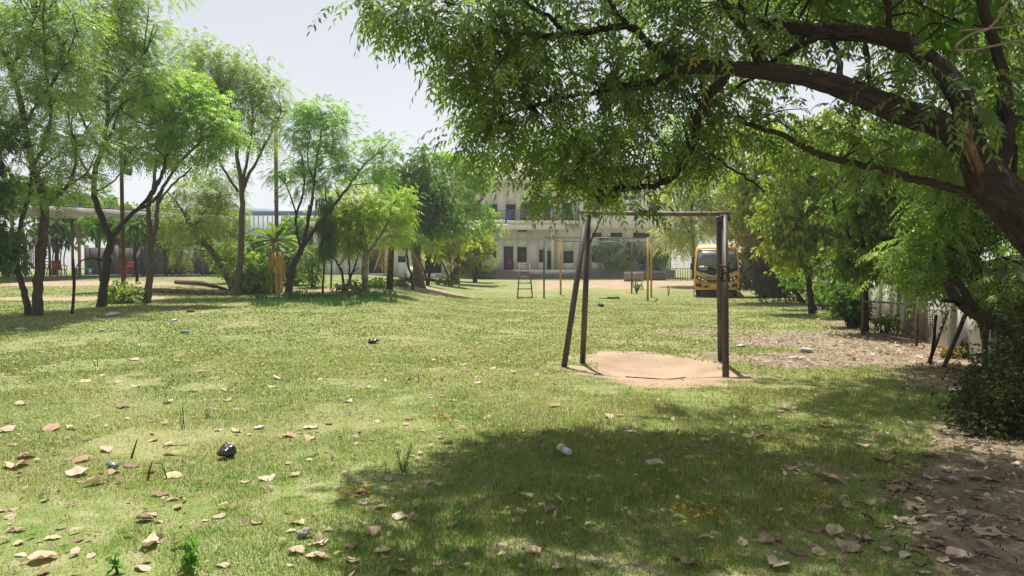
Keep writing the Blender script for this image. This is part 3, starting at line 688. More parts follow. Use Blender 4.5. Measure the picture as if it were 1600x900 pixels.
def outbuilding():
    Y = 50; L = lambda px: (px-800)/F*Y; zg = 1.0; Z = lambda py: float(P(600, py, Y)[2]); zt = Z(352); zb = .8
    t = thing('low_outbuilding', 'low white outbuilding with brown shuttered windows behind the middle trees', 'building', (L(590), Y, zg))
    holes = [(511, 526, 387, 402), (538, 552, 387, 402), (576, 601, 389, 427), (622, 634, 400, 410), (664, 690, 392, 427)]
    wb = MB(); cur = L(490)
    for a, b, c, d in holes:
        a, b, q1, q0 = L(a), L(b), Z(c), max(zb, Z(d))
        wb.box(((cur+a)/2, Y+.1, (zb+zt)/2), (a-cur, .2, zt-zb))
        if q0 > zb+.1: wb.box(((a+b)/2, Y+.1, (zb+q0)/2), (b-a, .2, q0-zb))
        wb.box(((a+b)/2, Y+.1, (zt+q1)/2), (b-a, .2, zt-q1)); cur = b
    wb.box(((cur+L(702))/2, Y+.1, (zb+zt)/2), (L(702)-cur, .2, zt-zb)); wb.build('wall', WHITE, t)
    SH = mat('brown_shutter', (.13, .06, .045), .7, (.09, .045, .035), 6)
    for i, (a, b, c, d) in enumerate(holes):
        x0, x1, q1, q0 = L(a), L(b), Z(c), max(zb, Z(d)); mb = MB(); mb.box(((x0+x1)/2, Y+.13, (q0+q1)/2), (x1-x0, .04, q1-q0)); s_ = mb.build('shutter' if i < 2 else 'door_leaf', SH if i < 2 else DARKW, t)
        if i < 2:
            mb = MB(); mb.box(((x0+x1)/2, Y+.05, q0+.03), (x1-x0+.1, .22, .06)); mb.build('window_sill', WHITE, s_)
    mb = MB(); mb.box(((L(490)+L(702))/2, Y+3.1, (zb+zt)/2), (L(702)-L(490)-.1, 5.6, zt-zb-.05)); mb.build('rear_wall', WHITE, t)
    mb = MB(); mb.box(((L(490)+L(702))/2, Y+2.9, zt+.1), (L(702)-L(490)+.8, 7, .18)); mb.build('roof_slab', PLAS, t)
    p = P(644, 418, 46); z0 = float(H(p[0], p[1])); t = thing('pump_cabinet', 'small white cabinet standing left of the dark blue bin', 'cabinet', (p[0], 46, z0))
    mb = MB(); mb.box((p[0], 46, z0+.42), (.62, .5, .84)); mb.build('cabinet_body', WHITE, t); mb = MB(); mb.box((p[0], 46, z0+.9), (.72, .6, .07)); mb.build('cabinet_top', PLAS, t)
    p = G(652, 436); t = thing('waste_bin', 'dark blue waste bin between the pale trunks and the white cabinet', 'bin', p)
    BB = mat('navy_plastic', (.02, .025, .08), .5); mb = MB(); mb.tube([p, p+np.array([0, 0, .75])], [.2, .27], 14); mb.build('bin_body', BB, t); mb = MB(); mb.tube([p+np.array([0, 0, .75]), p+np.array([0, 0, .83])], [.3, .22], 14); mb.build('bin_lid', BB, t)
outbuilding()

# ------------------------------------------------------------------ swing frame
STEEL = mat('weathered_dark_steel', (.06, .052, .05), .6, (.115, .095, .085), 12, metal=.35, bump=.2, stretch=(1, 1, .2))
RUST = mat('rusty_steel', (.13, .085, .07), .65, (.19, .13, .105), 9, metal=.3, bump=.2)
def swing():
    lf, lr = G(880, 576), G(910, 568); rf, rr = G(1134, 591), G(1126, 564)
    tl = P(916, 336, (lf[1]+lr[1])/2); tr_ = P(1131, 338, (rf[1]+rr[1])/2)
    zt = (tl[2]+tr_[2])/2
    t = thing('swing_frame', 'rusty steel A-frame swing stand without swings over the sand patch', 'swing frame', ((lf[0]+rf[0])/2, (lf[1]+rf[1])/2, 0))
    e0 = P(907, 334, tl[1]); e1 = P(1138, 337, tr_[1])
    d = unit((tr_-tl)[None])[0]
    mb = MB(); mb.tube(spline([tl-d*.09, (tl+tr_)/2+np.array([0, 0, -.012]), tr_+d*.08], 6)+np.array([0, 0, .04]), .036, 12); mb.build('crossbar', RUST, t, smooth=True)
    for f_, top, off in ((lf, tl, .0), (lr, tl, .045), (rf, tr_, 0), (rr, tr_, -.06)):
        b = f_.copy(); b[2] = float(H(b[0], b[1]))-.08; q = top.copy(); q[0] += off; q[1] += (.06 if f_[1] > top[1] else -.06); q[2] -= .0
        mb = MB(); mb.tube([b, q], [.048, .046], 12); lg = mb.build('leg', STEEL, t, smooth=True)
        mb = MB(); mb.tube([b+np.array([0, 0, .05]), b+np.array([0, 0, .09])], [.14, .1], 10); mb.build('footing', mat('cement', (.3, .27, .23), .95, (.2, .18, .15), 8), lg)
    for top in (tl, tr_):
        mb = MB(); mb.box(top+np.array([0, 0, -.03]), (.14, .2, .1)); mb.build('bracket', STEEL, t)
    # wire wound round the right post
    mb = MB(); c0 = rf+(tr_-rf)*.63; ax = unit((tr_-rf)[None])[0]
    for k in range(5):
        z0 = (-.14+.055*k); n = 26
        pts = [c0+ax*(z0+.06*math.sin(i*1.7+k)*.3+.05*i/n)+np.array([math.cos(i*.75)*(.06+.025*rng.random()), math.sin(i*.75)*(.06+.025*rng.random()), .02*rng.normal()]) for i in range(n)]
        mb.tube(pts, .007, 4)
    mb.tube(spline([c0+np.array([-.05, -.05, .1]), c0+np.array([-.09, -.04, .35]), c0+np.array([-.13, -.05, .6]), c0+np.array([-.14, 0, .85])], 5), .004, 4)
    mb.tube(spline([c0+np.array([.0, -.06, -.14]), c0+np.array([-.05, -.07, -.3]), c0+np.array([.02, -.07, -.45])], 5), .005, 4)
    o = mb.build('wound_wire', mat('dark_wire', (.05, .03, .025), .8), loc=c0); tag(o, 'tangle of dark wire wound around the right post of the swing frame', 'wire')
    # dry creeper stem hanging from the left end of the crossbar
    q = tl+d*.22+np.array([0, -.03, .03]); mb = MB()
    mb.tube(spline([q+np.array([.05, 0, .06]), q+np.array([.03, -.05, -.02]), q+np.array([-.03, 0, -.18]), q+np.array([-.1, .02, -.34]), q+np.array([-.17, .04, -.5])], 5), .012, 5, rough=.5)
    mb.tube(spline([q+np.array([.02, -.05, -.03]), q+np.array([.05, -.05, -.12]), q+np.array([.03, -.04, -.2])], 4), .007, 4, rough=.5)
    o = mb.build('hanging_stem', BARK_M, loc=q); tag(o, 'dry twisted stem hanging from the left end of the crossbar', 'stem')
    # thin dark strip modelled in place of the crossbar's shadow on the sand
    a = G(978, 585); mb = MB(); pts = []
    for k in range(12):
        p = G(978+k*8.5, 585+2.5*math.sin(k*.5)); p[2] += .015; pts.append(p)
    mb.tube(pts, .008, 5, rough=.4); o = mb.build('shadow_strip', BARK_D, loc=a); tag(o, 'thin dark strip standing in for the crossbar shadow across the sand patch', 'twig')
swing()

# ------------------------------------------------------------------ posts and wire frame beyond
YP = mat('yellow_post_paint', (.5, .31, .045), .55, (.33, .2, .06), 7); GP = mat('green_post_paint', (.03, .13, .075), .5, (.05, .1, .06), 7)
def posts():
    specs = [(850, 466, GP), (876, 461, YP), (1012, 470.5, YP), (1017.5, 464.5, YP)]
    g = [G(a, b) for a, b, _ in specs]
    t = thing('bar_frame', 'tall frame of three yellow posts and one green post joined by thin bars', 'climbing frame', (sum(x[0] for x in g)/4, g[0][1], 0))
    tops = []
    for (px, py, m_), b in zip(specs, g):
        z = float(P(px, {850: 370, 876: 376, 1012: 371, 1017.5: 378}[px], b[1])[2]); tops.append(np.array([b[0], b[1], z]))
        mb = MB(); mb.tube([b-np.array([0, 0, .1]), np.array([b[0], b[1], z])], .045 if m_ is GP else .052, 8); mb.build('post', m_, t, smooth=True, label='green corner post' if m_ is GP else None)
    for a, b in ((0, 2), (1, 3), (0, 1), (2, 3)):
        mb = MB(); mb.tube([tops[a]-np.array([0, 0, .03]), tops[b]-np.array([0, 0, .03])], .024 if (a, b) != (2, 3) else .04, 6); mb.build('top_bar', GP if a in (0, 1) and (a, b) != (2, 3) else YP, t)
    # low ladder stand
    L0, R0 = G(808.5, 466), G(832, 466); Y0 = L0[1]; t = thing('metal_ladder', 'short tapering metal ladder stand left of the green post', 'ladder', (L0+R0)/2)
    tl, tr_ = P(812.5, 412, Y0+.25), P(827, 412, Y0+.25); LM = mat('ladder_steel', (.12, .1, .085), .6, (.2, .14, .1), 9, metal=.2)
    for a, b in ((L0, tl), (R0, tr_)):
        mb = MB(); mb.tube([a, b], .036, 6); mb.build('side_rail', LM, t)
    for f_, m_ in ((.03, LM), (.27, LM), (.44, LM), (.62, mat('red_rung', (.3, .09, .06), .7)), (.99, LM)):
        mb = MB(); mb.tube([L0*(1-f_)+tl*f_, R0*(1-f_)+tr_*f_], .03, 6); mb.build('rung', m_, t)
    # thin poles
    for px, pb, pt_, m_, r, nm, lab, cat in ((792, 433, 352, mat('red_rust_pole', (.2, .08, .06), .7, (.13, .06, .05), 8), .07, 'volleyball_pole', 'rusty red pole with a small top bracket in front of the house steps', 'pole'),
                                       (987, 459, 362, RUST, .045, 'thin_pole', 'thin rusty pole left of the two yellow posts', 'pole')):
        b = G(px, pb); z = float(P(px, pt_, b[1])[2]); t = thing(nm, lab, cat, b)
        mb = MB(); mb.tube([b-np.array([0, 0, .1]), (b[0], b[1], z)], r, 8); mb.build('shaft', m_, t)
        if px == 792:
            mb = MB(); mb.box((b[0], b[1]-.02, z-.02), (.4, .3, .16)); mb.build('top_bracket', m_, t)
            mb = MB(); mb.tube([(b[0]-.1, b[1], z-1.0), (b[0]-.55, b[1], z-.95), (b[0]-.6, b[1], z-1.3), (b[0]-1.0, b[1], z-1.25)], .03, 5); mb.build('side_arm', m_, t)
            mb = MB(); mb.tube([b, b+np.array([0, 0, .25])], [.3, .2], 8); mb.build('base', mat('red_base', (.35, .1, .08), .8), t)
    # tall poles among the left trees
    b = G(193, 468); z = float(P(193, 150, b[1])[2]); t = thing('lamp_pole', 'rusty brown lamp pole with a small floodlight behind the second tree', 'lamp pole', b)
    RP = mat('brown_rust_pole', (.17, .065, .03), .75, (.1, .045, .025), 10, metal=.2)
    mb = MB(); mb.tube([b-np.array([0, 0, .1]), (b[0], b[1], z)], [.075, .06], 10); mb.build('pole_shaft', RP, t, smooth=True)
    zl = float(P(193, 268, b[1])[2]); mb = MB(); mb.box((b[0]+.22, b[1]-.1, zl), (.36, .12, .22), ry=.25, rx=.5); mb.build('floodlight', mat('lamp_grey', (.1, .11, .11), .4), t)
    mb = MB(); mb.tube([(b[0], b[1], zl-.05), (b[0]+.2, b[1], zl)], .02, 5); mb.build('lamp_bracket', RP, t)
    b = G(433, 443); z = float(P(433, 174, b[1])[2]); t = thing('utility_pole', 'tall rusty pole with a cross arm rising behind the banana plant', 'pole', b)
    mb = MB(); mb.tube([b-np.array([0, 0, .1]), (b[0], b[1], z)], [.1, .09], 8); mb.build('pole_shaft', mat('red_brown_pole', (.24, .1, .075), .75, (.13, .07, .06), 6), t)
    mb = MB(); mb.box((b[0]-.05, b[1], z), (1.25, .1, .09)); mb.build('cross_arm', RP, t)
    mb = MB(); mb.tube([(b[0]-.6, b[1], z-.05), (b[0], b[1], z-.55)], .03, 5); mb.tube([(b[0]+.5, b[1], z-.05), (b[0], b[1], z-.55)], .03, 5); mb.build('arm_brace', RP, t)
posts()

# ------------------------------------------------------------------ bus
def bus():
    YEL = mat('bus_yellow_paint', (.85, .43, .03), .35, (.75, .38, .035), 2.2, coat=.3); BLK = mat('bus_black', (.015, .015, .017), .45)
    GLS = mat('bus_glass', (.16, .175, .185), .2, (.09, .1, .105), 1.5, spec=.8); CHR = mat('bus_white_trim', (.6, .58, .54), .35); RB = mat('tyre_rubber', (.02, .02, .02), .9)
    LMP = mat('lamp_lens', (.7, .72, .75), .12); RED = mat('red_marking', (.45, .04, .03), .5); ORG = mat('orange_plate', (.75, .42, .08), .5)
    g = G(1119.5, 464.5); g[2] = float(Hb(g[0], g[1])); yaw = -math.atan2(g[0], g[1])+R(.8)
    t = thing('school_bus', 'yellow minibus parked facing the camera behind the right swing post', 'bus', g); t.rotation_euler = (0, 0, yaw); t.scale = (1.07, 1.07, 1.07)
    def MBL(): return MB()
    def bl(mb, n, m, p=None, **k): 
        mb.v = [v+g for v in mb.v]; return mb.build(n, m, p or t, **k)
    # local: x right, y back (away), z up ; front face at y=0
    W = 1.08; LEN = 6.4; HT = 2.62
    # body cross-sections along y, each a rounded outline (x half width as function of z)
    def ring(y, w, z0, z1, rnd, n=20, tum=.09):
        pts = []
        for k in range(n):
            a = 2*math.pi*(k+.5)/n; ca, sa = math.cos(a), math.sin(a); e = .22
            x = math.copysign(abs(ca)**e, ca); z = math.copysign(abs(sa)**e, sa)
            zz = (z0+z1)/2+z*(z1-z0)/2; ww = w*(1-tum*max(0, (zz-1.1)/1.5)**1.3)
            pts.append((x*ww, y, zz))
        return pts
    secs = [(.0, .99, .42, .98), (.02, 1.04, .38, 1.2)]
    mb = MBL(); V = []; Q = []; n = 28
    prof = [(-.02, .98, .44, 1.0), (-.05, 1.03, .40, 1.25), (.12, 1.07, .38, 1.45), (.32, 1.08, .38, 2.38), (.55, 1.08, .38, 2.56), (.9, 1.08, .38, 2.62), (LEN-.3, 1.08, .42, 2.62), (LEN, 1.0, .5, 2.5)]
    for p in prof: V += ring(p[0], p[1], p[2], p[3], 0, n)
    for i in range(len(prof)-1):
        for k in range(n): k2 = (k+1) % n; Q.append((i*n+k, (i+1)*n+k, (i+1)*n+k2, i*n+k2))
    m0 = len(V); V += [(0, -.02, .75), (0, LEN, 1.5)]
    T = [(m0, k, (k+1) % n) for k in range(n)]+[(m0+1, (len(prof)-1)*n+(k+1) % n, (len(prof)-1)*n+k) for k in range(n)]
    mb.add(V, Q, T); bl(mb, 'body', YEL, smooth=False)
    def sheet(x0, x1, rows, y_f, mat_, name, par=None, off=-.01, n=9, bend=.1):
        """curved panel across the nose: rows = [(z, half, y)]"""
        mb = MBL(); V = []; Q = []
        for (z, hf, yy) in rows:
            for i in range(n):
                s = -1+2*i/(n-1); V.append((s*hf, yy+off+bend*s*s, z+0))
        for r in range(len(rows)-1):
            for i in range(n-1): a = r*n+i; Q.append((a, a+1, a+n+1, a+n))
        mb.add(V, Q); o = bl(mb, name, mat_, par); md = o.modifiers.new('thick', 'SOLIDIFY'); md.thickness = .02; md.offset = 0; return o
    # black surround and windscreen
    sheet(0, 0, [(1.18, .99, -.03), (1.32, 1.0, .07), (2.26, .9, .22), (2.33, .87, .26)], 0, BLK, 'windscreen_surround', off=-.075)
    wsn = sheet(0, 0, [(1.36, .95, .05), (1.8, .9, .13), (2.24, .85, .19)], 0, GLS, 'windscreen', off=-.09)
    mb = MBL(); mb.box((0, -.02+.06, 1.8), (.015, .01, .85), rx=-.16); bl(mb, 'glass_divider', BLK, wsn)
    # dashboard items behind glass: pale paper and green card
    mb = MBL(); mb.box((-.62, -.035, 1.46), (.42, .008, .13), rx=-.2); bl(mb, 'white_paper', CHR, wsn)
    mb = MBL(); mb.box((-.02, -.06, 1.45), (.26, .008, .11), rx=-.2); bl(mb, 'green_card', mat('green_card', (.02, .35, .14), .5), wsn)
    for s in (-1, 1):
        mb = MBL(); mb.tube(spline([(s*.12-.1, -.12, 1.33), (s*.12-.35, -.1, 1.4), (s*.12-.62, -.06, 1.39)], 3), .013, 4); bl(mb, 'wiper', BLK)
    # grille: black V panel, white trim, yellow bonnet strip, lower intake
    def poly(pts, y, th, m, name, par=None, bow=.1):
        mb = MBL(); k = len(pts); V = [(x, y+bow*(x*x), z) for x, z in pts]+[(x, y+th+bow*(x*x), z) for x, z in pts]
        c = np.mean(pts, 0); V += [(c[0], y+bow*c[0]**2, c[1])]
        T = [(2*k, i, (i+1) % k) for i in range(k)]; Qd = [(i, i+k, (i+1) % k+k, (i+1) % k) for i in range(k)]
        mb.add(V, Qd, T); return bl(mb, name, m, par)
    for s in (-1, 1):
        poly([(0, 1.0), (s*.35, 1.06), (s*.7, 1.2), (s*.98, 1.31), (s*.98, 1.36), (0, 1.36)], -.125, .05, BLK, 'nose_panel')
        poly([(0, .97), (s*.38, 1.03), (s*.68, 1.16), (s*.66, 1.2), (s*.36, 1.09), (0, 1.03)], -.14, .03, CHR, 'trim_strip')
        poly([(s*.45, .93), (s*.98, 1.09), (s*.98, 1.12), (s*.45, .97)], -.13, .03, CHR, 'trim_strip')
        poly([(s*.4, .76), (s*.42, .86), (s*.96, 1.07), (s*.98, .93), (s*.75, .76)], -.135, .05, BLK, 'headlight_housing')
        for x, z, r in ((.82, .93, .06), (.66, .86, .065), (.52, .83, .05)):
            mb = MBL(); y = -.15+.1*x*x; mb.tube([(s*x, y, z), (s*x, y-.025, z)], r, 12); bl(mb, 'headlight', LMP)
        poly([(s*.68, .5), (s*.98, .52), (s*.98, .64), (s*.72, .62)], -.12, .03, BLK if s < 5 else RED, 'fog_lamp_recess')
        mb = MBL(); mb.box((s*.85, -.07, .66), (.2, .02, .07)); bl(mb, 'red_marker', RED)
        poly([(s*.38, .48), (s*.62, .48), (s*.56, .56), (s*.4, .56)], -.13, .03, BLK, 'air_intake')
    poly([(-.38, .72), (.38, .72), (.42, .84), (-.42, .84)], -.14, .03, BLK, 'lower_grille')
    for k in range(3):
        mb = MBL(); mb.box((0, -.15, .745+.033*k), (.74, .012, .01)); bl(mb, 'grille_bar', GREYF)
    poly([(-.5, .93), (.5, .93), (.45, 1.0), (-.45, 1.0)], -.128, .03, mat('brown_strip', (.3, .17, .04), .5), 'bonnet_strip')
    mb = MBL(); mb.tube([(0, -.15, 1.09), (0, -.17, 1.09)], .055, 12); bl(mb, 'badge', CHR)
    mb = MBL(); mb.box((-.04, -.155, .54), (.42, .02, .16)); pl = bl(mb, 'number_plate', ORG)
    mb = MBL(); mb.box((-.52, -.15, .8), (.1, .02, .1)); bl(mb, 'white_sticker', CHR)
    mb = MBL(); mb.box((0, .04, .42), (1.9, .2, .12)); bl(mb, 'lower_bumper', YEL)
    mb = MBL(); mb.box((0, .32, 2.5), (1.5, .1, .1)); 
    # wheels
    for y in (.95, 4.9):
        for s in (-1, 1):
            mb = MBL(); mb.tube([(s*.98, y, .38), (s*.76, y, .38)], .385, 22); wh = bl(mb, 'tyre', RB)
            mb = MBL(); mb.tube([(s*.99, y, .38), (s*.93, y, .38)], .2, 16); bl(mb, 'rim', CHR, wh)
            mb = MBL(); mb.tube([(s*1.075, y, .42), (s*1.09, y, .42)], .47, 20); bl(mb, 'wheel_arch', BLK)
        mb = MBL(); mb.tube([(-.9, y, .38), (.9, y, .38)], .07, 8); bl(mb, 'axle', BLK)
    mb = MBL(); mb.box((0, 3.2, .36), (1.5, 5.6, .14)); bl(mb, 'chassis', BLK)
    for s in (-1, 1):
        for k in range(4):
            y = 1.1+k*1.28; mb = MBL(); mb.box((s*1.035, y+.55, 1.85), (.05, 1.14, .68)); bl(mb, 'side_window', GLS)
        mb = MBL(); mb.box((s*1.08, 3.4, 1.3), (.015, 5.2, .06)); bl(mb, 'side_stripe', BLK)
        mb = MBL(); mb.tube(spline([(s*1.0, .1, 1.95), (s*1.16, -.08, 1.9), (s*1.18, -.1, 1.62)], 3), .02, 5); mr = bl(mb, 'mirror_arm', BLK)
        mb = MBL(); mb.box((s*1.17, -.12, 1.5), (.14, .07, .32)); bl(mb, 'side_mirror', BLK, mr)
bus()

# ------------------------------------------------------------------ boundary wall on the right
def wall_right():
    PEEL = mat('peeling_whitewash', (.56, .55, .52), .85, (.17, .15, .125), 1.1, stretch=(1, 1, .4), detail=12, lo=.43, hi=.54, bump=.5, bscale=9)
    BR = mat('wall_brick', (.2, .085, .055), .9, (.13, .06, .045), 5, bump=.4); CO = mat('wall_post_concrete', (.3, .285, .25), .9, (.18, .165, .14), 2, stretch=(1, 1, .3))
    t = thing('compound_wall', 'whitewashed compound wall with peeling grey streaks along the right side', 'wall', (9, 16, 0))
    d = unit(np.array([[6.95, 22.5]]))[0]; nrm = np.array([d[1], -d[0]]); p0 = np.array([7.65, 12.0]); ang = math.atan2(d[1], d[0])
    s0, s1, st = -5.6, 30.0, 2.4; n = int((s1-s0)/st)
    for k in range(n):
        c = p0+d*(s0+st*(k+.5))+nrm*.12; h = CAMH+.02*math.sin(k*2.1)
        mb = MB(); mb.box((*c, h/2-.15), (st-.2, .14, h+.3), rz=ang); mb.build('wall_panel', PEEL, t)
        c = p0+d*(s0+st*k)+nrm*.1; mb = MB(); mb.box((*c, CAMH/2-.1), (.22, .22, CAMH+.32), rz=ang); mb.build('wall_post', CO, t)
    # brick coping, individually built near, on the near half
    for k in range(int(17/.24)):
        s = s0+.24*(k+.5); c = p0+d*s+nrm*.12
        if k % 7 == 5: continue
        mb = MB(); mb.box((*c, CAMH+.055+.006*rng.normal()), (.225, .15+.01*rng.normal(), .075), rz=ang+.03*rng.normal()); mb.build('brick', BR, t)
    # grating leaning in front
    g = G(1437, 531); a, b = P(1437, 486, 14.3), P(1463, 486, 13.9)
    tg = thing('wire_grating', 'rusty wire grating panel leaning on the wall left of the crossed poles', 'grating', (a[0], a[1], 0)); WM = mat('rust_wire', (.1, .05, .035), .8)
    zt, zb = float(a[2]), .25
    for k in range(8):
        s = k/7; p = a*(1-s)+b*s; mb = MB(); mb.tube([(p[0], p[1], zb), (p[0]+.02, p[1]+.1, zt)], .007, 4); mb.build('bar', WM, tg)
    for k in range(11):
        z = zb+(zt-zb)*k/10; mb = MB(); mb.tube([(a[0], a[1]+.1*k/10, z), (b[0], b[1]+.1*k/10, z)], .007, 4); mb.build('bar', WM, tg)
    # steel goal-like frame
    FMt = mat('frame_dark_steel', (.05, .04, .037), .6, (.12, .075, .05), 10, metal=.3)
    a = G(1349, 523); b = P(1432, 531, 14.2); b[2] = .16
    Y0 = a[1]; ta = P(1349, 471, Y0); tb_ = P(1434, 475, 14.2)
    t = thing('steel_frame', 'dark rectangular steel frame standing by the wall among bushes', 'frame', a); a[2] += .02
    tl_, th_ = P(1349, 430, Y0), P(1352, 421, Y0)
    for p, q, r, nm in ((a-np.array([0, 0, .1]), ta+np.array([0, 0, .75]), .035, 'upright'), (b-np.array([0, 0, .1]), tb_, .03, 'upright'), (ta, tb_, .03, 'top_rail'), (a+np.array([0, 0, .04]), b, .024, 'bottom_rail')):
        mb = MB(); mb.tube([p, q], r, 4); mb.build(nm, FMt, t)
    # mesh infill
    for k in range(1, 12):
        s = k/12; p = a*(1-s)+b*s; q = ta*(1-s)+tb_*s; mb = MB(); mb.tube([p, q], .006, 3); mb.build('wire', WM, t)
    # crossed poles leaning together under the branch
    for i, (pts, lab, r) in enumerate(((((1449, 570), (1481, 484)), 'left dark pole of the leaning pair standing under the fallen branch', .03), (((1473, 575), (1510, 488)), 'right greenish pole of the leaning pair standing under the fallen branch', .035))):
        b = G(*pts[0]); q = P(*pts[1], b[1]+.3); mb = MB(); mb.tube([b-np.array([0, 0, .05]), (b+q)/2+np.array([.01, 0, 0]), q], r, 8, rough=.1)
        if i == 0: mb2 = MB()
        o = mb.build('leaning_pole', mat('mossy_pole', (.045, .05, .04), .8, (.08, .075, .06), 9) if i else FMt, loc=b, smooth=True); tag(o, lab, 'pole')
    b = G(1454, 572); mb = MB(); mb.tube(spline([b, P(1459, 530, b[1]), P(1463, 492, b[1]+.1)], 4), .022, 6, rough=.3); o = mb.build('crooked_stick', BARK_D, loc=b); tag(o, 'crooked dark stick propped beside the leaning pair of poles', 'stick')
    q = G(1465, 575); 
wall_right()

# ------------------------------------------------------------------ near neem tree
NEEM1, NEEM2 = (.04, .08, .024), (.105, .165, .04)
def big_neem():
    base = np.array([4.75, 5.0, 0.]); t = thing('neem_tree', 'large spreading neem tree leaning in from the right over the shaded lawn', 'tree', base)
    sk = []
    def limb(pts, w0, w1, name, m=BARK_D, sides=12, n=7, rough=.16, par=None):
        pp = np.array([P(*q) if len(q) == 3 else q[:3] for q in pts]); s_ = spline(pp, n); Yd = s_[:, 1]
        wv = np.linspace(w0, w1, len(s_))/2*Yd/F; k = len(s_)
        s_[1:-1] += rng.normal(0, .006, (k-2, 3))
        mb = MB(); mb.tube(s_, wv, sides, rough=rough); sk.append(s_); return mb.build(name, m, par or t, smooth=True)
    trunkpts = [(4.75, 5.0, -.15, 0), (4.72, 5.02, .35, 0), (4.45, 5.1, .95, 0), (*P(1690, 440, 5.25), 0), (*P(1600, 336, 5.35), 0), (*P(1548, 288, 5.45), 0), (*P(1515, 232, 5.5), 0), (*P(1470, 195, 5.55), 0), (*P(1400, 172, 5.6), 0), (*P(1330, 142, 5.75), 0), (*P(1260, 120, 5.9), 0), (*P(1180, 110, 6.1), 0), (*P(1110, 105, 6.3), 0), (*P(1065, 108, 6.4), 0)]
    pp = np.array([q[:3] for q in trunkpts]); s_ = spline(pp, 7); mb = MB()
    mb.tube(s_, np.interp(np.linspace(0, 13, len(s_)), [0, 1, 3, 4, 5, 6, 7, 9, 11, 13], [.28, .22, .19, .175, .15, .105, .1, .088, .066, .048]), 20, rough=.13); sk.append(s_); mb.build('trunk', BARK_D, t, smooth=True)
    BR = limb
    BR([(1070, 109, 6.4), (1040, 90, 6.5), (1012, 68, 6.6), (985, 42, 6.6), (940, 45, 6.7), (880, 54, 6.8), (820, 54, 6.9), (770, 45, 7), (725, 22, 7), (680, -15, 7.1)], 14, 5, 'branch', sides=8)
    BR([(985, 42, 6.6), (960, 15, 6.5), (940, -40, 6.5)], 9, 5, 'branch', sides=7)
    BR([(1070, 108, 6.4), (1020, 127, 6.6), (975, 133, 6.8), (930, 130, 7), (890, 110, 7.1)], 12, 5, 'branch', sides=8)
    BR([(1000, 131, 6.7), (940, 142, 6.9), (880, 152, 7.1), (830, 166, 7.2), (775, 184, 7.3)], 8, 3, 'branch', sides=7)
    BR([(880, 50, 6.8), (860, 28, 6.8), (825, 8, 6.8), (800, -30, 6.8)], 8, 5, 'branch', sides=7)
    BR([(1520, 250, 5.5), (1500, 150, 5.7), (1440, 85, 5.9), (1380, 58, 6.1), (1310, 50, 6.3), (1240, 42, 6.5), (1185, 33, 6.7), (1120, 5, 6.9)], 40, 12, 'limb', sides=12)
    BR([(1325, 50, 6.3), (1270, 62, 6.3), (1225, 85, 6.4), (1190, 112, 6.4), (1150, 138, 6.5)], 12, 5, 'branch', sides=7)
    BR([(1550, 285, 5.45), (1572, 235, 5.4), (1574, 160, 5.4), (1560, 90, 5.5), (1535, 0, 5.6), (1520, -90, 5.8)], 20, 13, 'limb', sides=10)
    BR([(1580, 300, 5.4), (1585, 230, 5.6), (1560, 180, 5.8)], 9, 5, 'branch', sides=7)
    LB = barkmat('split_pale_bark', (.07, .045, .032), (.26, .17, .12), .8)
    BR([(1535, 312, 5.45), (1480, 292, 5.6), (1430, 280, 5.8), (1370, 262, 6), (1310, 250, 6.2), (1265, 235, 6.4), (1225, 212, 6.6), (1175, 196, 6.9), (1150, 185, 7)], 15, 6, 'branch', m=LB, sides=9)
    BR([(1190, 108, 6.1), (1172, 60, 6.3), (1160, 20, 6.5), (1150, -40, 6.6)], 12, 7, 'branch', sides=7)
    BR([(1200, 108, 6.1), (1180, 70, 6), (1140, 20, 6), (1110, -30, 6)], 14, 8, 'branch', sides=7)
    BR([(1390, 58, 6.1), (1388, 20, 6.1), (1385, -30, 6.1)], 11, 8, 'branch', sides=7)
    BR([(1140, 105, 6.2), (1095, 170, 6.7), (1083, 225, 7.1), (1060, 268, 7.3), (1030, 288, 7.4), (1000, 292, 7.5), (970, 298, 7.6), (945, 322, 7.7)], 15, 5, 'branch', sides=8)
    BR([(1110, 240, 7), (1140, 262, 7), (1170, 280, 7.1), (1195, 300, 7.2)], 4, 3, 'branch', sides=5); sk.pop()
    BR([(1310, 140, 5.8), (1312, 100, 6), (1300, 60, 6.3)], 10, 8, 'branch', sides=6)
    BR([(1360, 150, 5.7), (1358, 115, 5.9), (1350, 60, 6.1)], 9, 6, 'branch', sides=6)
    # torn stub with pale wood
    TORN = mat('torn_pale_wood', (.26, .18, .1), .9, (.1, .06, .04), 26, stretch=(1, 1, .2)); 
    mb = MB(); a = P(1528, 250, 5.38)
    for k in range(14):
        o_ = rng.normal(0, 1, 3)*np.array([.022, .02, .01]); mb.tube([P(1534, 268, 5.36)+o_, P(1520, 232, 5.3)+o_, P(1508+rng.normal(0, 5), 205+rng.normal(0, 16), 5.3)+o_*1.3], [.012, .013, .002], 4, rough=.4)
    mb.build('torn_stub', TORN, t)
    # bare looping vine stems at the upper right
    mb = MB()
    mb.tube(spline([P(1580, -5, 4.6), P(1565, 20, 4.6), P(1545, 45, 4.65), P(1520, 52, 4.7), P(1498, 68, 4.7), P(1495, 78, 4.75), P(1520, 78, 4.75), P(1560, 70, 4.7), P(1610, 60, 4.6)], 5), .008, 5, rough=.3)
    mb.tube(spline([P(1500, 48, 4.7), P(1550, 44, 4.7), P(1600, 38, 4.6)], 4), .006, 5)
    o = mb.build('bare_vine', mat('pale_vine', (.22, .17, .12), .8), loc=P(1545, 45, 4.65)); tag(o, 'bare looping pale vine stem at the upper right in front of the neem leaves', 'vine')
    # foliage
    SK = np.vstack(sk)
